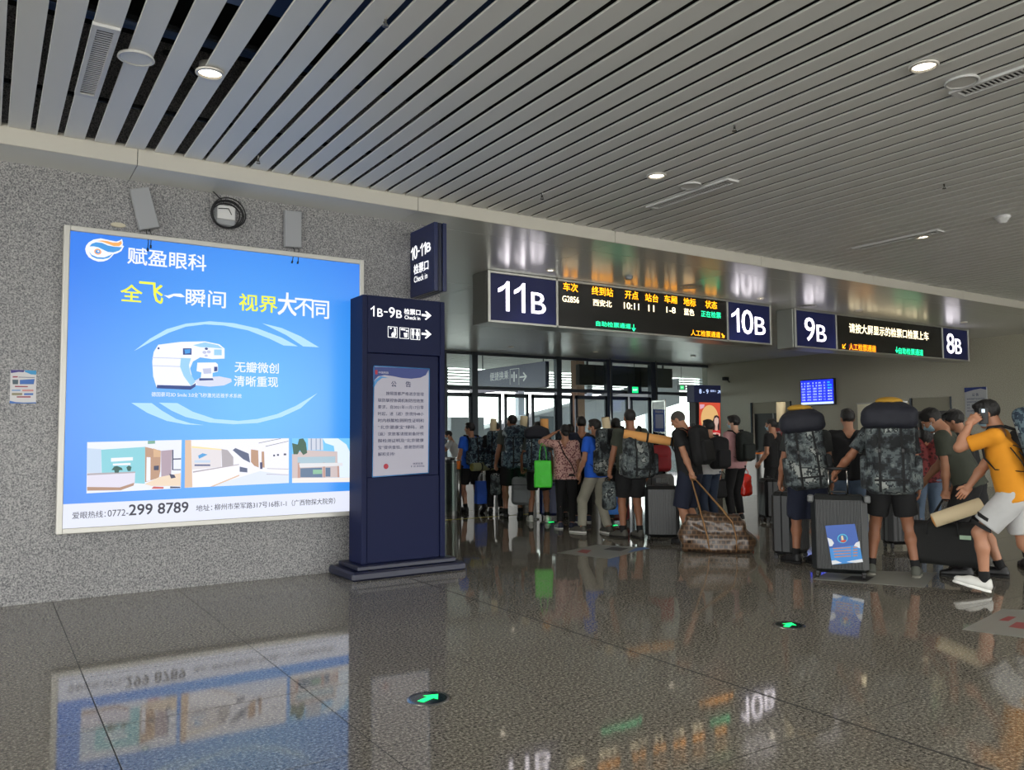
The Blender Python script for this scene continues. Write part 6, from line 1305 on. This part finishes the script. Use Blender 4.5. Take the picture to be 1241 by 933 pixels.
# ------------------------------------------------------------------ luggage on the floor
sb = M('shell_charcoal', (24, 27, 28), .38); sb2 = M('shell_graphite', (30, 32, 34), .32)
suitcase(fl(803, 655), math.atan2(*fl(803, 655)[1::-1])-math.pi/2, .46, .28, .75, sb, 'charcoal ribbed suitcase left of the grey-haired man', ribs=10)
c2 = fl(801, 645); suitcase(c2, .2, .44, .26, .86, M('shell_grey', (96, 98, 98), .4), 'taller grey suitcase behind the charcoal ribbed one', ribs=8)
g = empty('rucksack', (c2[0], c2[1], .895), -.5, 'dark red rucksack resting on the taller grey suitcase', 'backpack'); rd = M('nylon_red', (150, 28, 36), .6, vary=.3)
link('bag', npmesh('bag', *grow([rbx((0, 0, .2), (.17, .1, .2), .08)], .011, .02, noise=[(.008, 20, 1.)]), rd), g); link('front_pocket', npmesh('front_pocket', *grow([rbx((0, -.11, .14), (.12, .04, .11), .04)], .011, .02), rd), g)
MB().tube([(-.04, .05, .39), (-.03, .05, .43), (.03, .05, .43), (.04, .05, .39)], .008, m_strap, 6).build('grab_loop', g)
f = fl(959, 676); suitcase(f, math.atan2(f[1], f[0])-math.pi/2+1.15, .48, .27, .78, sb2, 'graphite suitcase seen edge-on beside the left tall pack', ribs=10)
f = fl(1019, 699); rz4 = math.atan2(f[1], f[0])-math.pi/2
g4 = suitcase(f, rz4, .53, .3, .83, sb, 'large charcoal ribbed suitcase with a blue sky sticker', handle=.26, ribs=14)
for a in (-1, 1): MB().box(a*.265-.03, a*.265+.03, -.155, -.1, .76, .835, M('corner_grey', (90, 92, 92), .4), .012).build('corner_guard', g4)
# sticker on its front
sk = MB(); ST = Plane((0, -.161, 0), (1, 0, 0), (0, -1, 0)); f0 = f
def up_(x, y):
    P_ = beside(x, y, f0, .161); L_ = np.array(Matrix.Rotation(-rz4, 3, 'Z') @ Vector(P_-f0)); return (L_[0], L_[2])
c_ = (985, 600, 9.333); U = lambda x, y: up_(c_[0]+x/c_[2], c_[1]+y/c_[2])
def SP(mt, pts, off): ST.poly(sk, [U(*p) for p in pts], mt, off)
SP(M('stk_blue', (40, 84, 170), .35), [(140, 345), (475, 325), (568, 755), (218, 786)], .001); SP(M('stk_sky', (60, 140, 215), .35), [(190, 600), (530, 560), (568, 755), (218, 786)], .0015)
SP(M('stk_cloud', (220, 225, 230), .5), [(165, 480), (215, 500), (240, 540), (220, 575), (190, 580)], .002); SP(M('stk_cloud', 0), [(530, 520), (490, 535), (465, 570), (535, 600)], .002); SP(M('stk_cloud', 0), [(212, 740), (260, 735), (330, 765), (218, 786)], .002); SP(M('stk_cloud', 0), [(380, 755), (440, 740), (560, 720), (568, 755), (480, 765)], .002)
def ring(cx_, cy_, rx, ry, mt, off): SP(mt, [(cx_+rx*math.cos(2*math.pi*k/24), cy_+ry*math.sin(2*math.pi*k/24)) for k in range(24)], off)
ring(337, 490, 58, 52, M('stk_cyan', (70, 190, 220), .4), .0025); ring(337, 490, 48, 42, M('stk_deep', (30, 90, 160), .4), .003); SP(M('stk_red', (200, 60, 40), .4), [(310, 525), (325, 510), (375, 505), (380, 520), (350, 535)], .0035); SP(M('stk_sand', (225, 205, 160), .4), [(320, 462), (338, 455), (346, 480), (350, 505), (325, 508)], .0035)
for k, y_ in enumerate((598, 630, 662, 694)): SP(M('stk_orange', (200, 130, 70), .5), [(228+6*k, y_), (430, y_-12), (430, y_-2), (230+6*k, y_+10)], .003); SP(M('stk_orange', 0), [(455, y_-14), (505, y_-17), (507, y_-6), (457, y_-3)], .003)
sk.build('sticker', g4)
f = fl(1092, 664); suitcase(f, math.atan2(f[1], f[0])-math.pi/2+.5, .42, .26, .6, M('shell_black', 0), 'black suitcase half hidden behind the man with the largest pack', ribs=6)
f = fl(668, 628); suitcase(f, math.atan2(f[1], f[0])-math.pi/2, .4, .26, .62, M('shell_navy', (24, 38, 92), .4), 'navy suitcase between the bare legs and the woman in pink', ribs=6)
f = fl(748, 634); suitcase(f, math.atan2(f[1], f[0])-math.pi/2, .4, .3, .34, M('shell_wine', (120, 18, 30), .4), 'small dark red case behind the walking man in grey trousers', ribs=5)
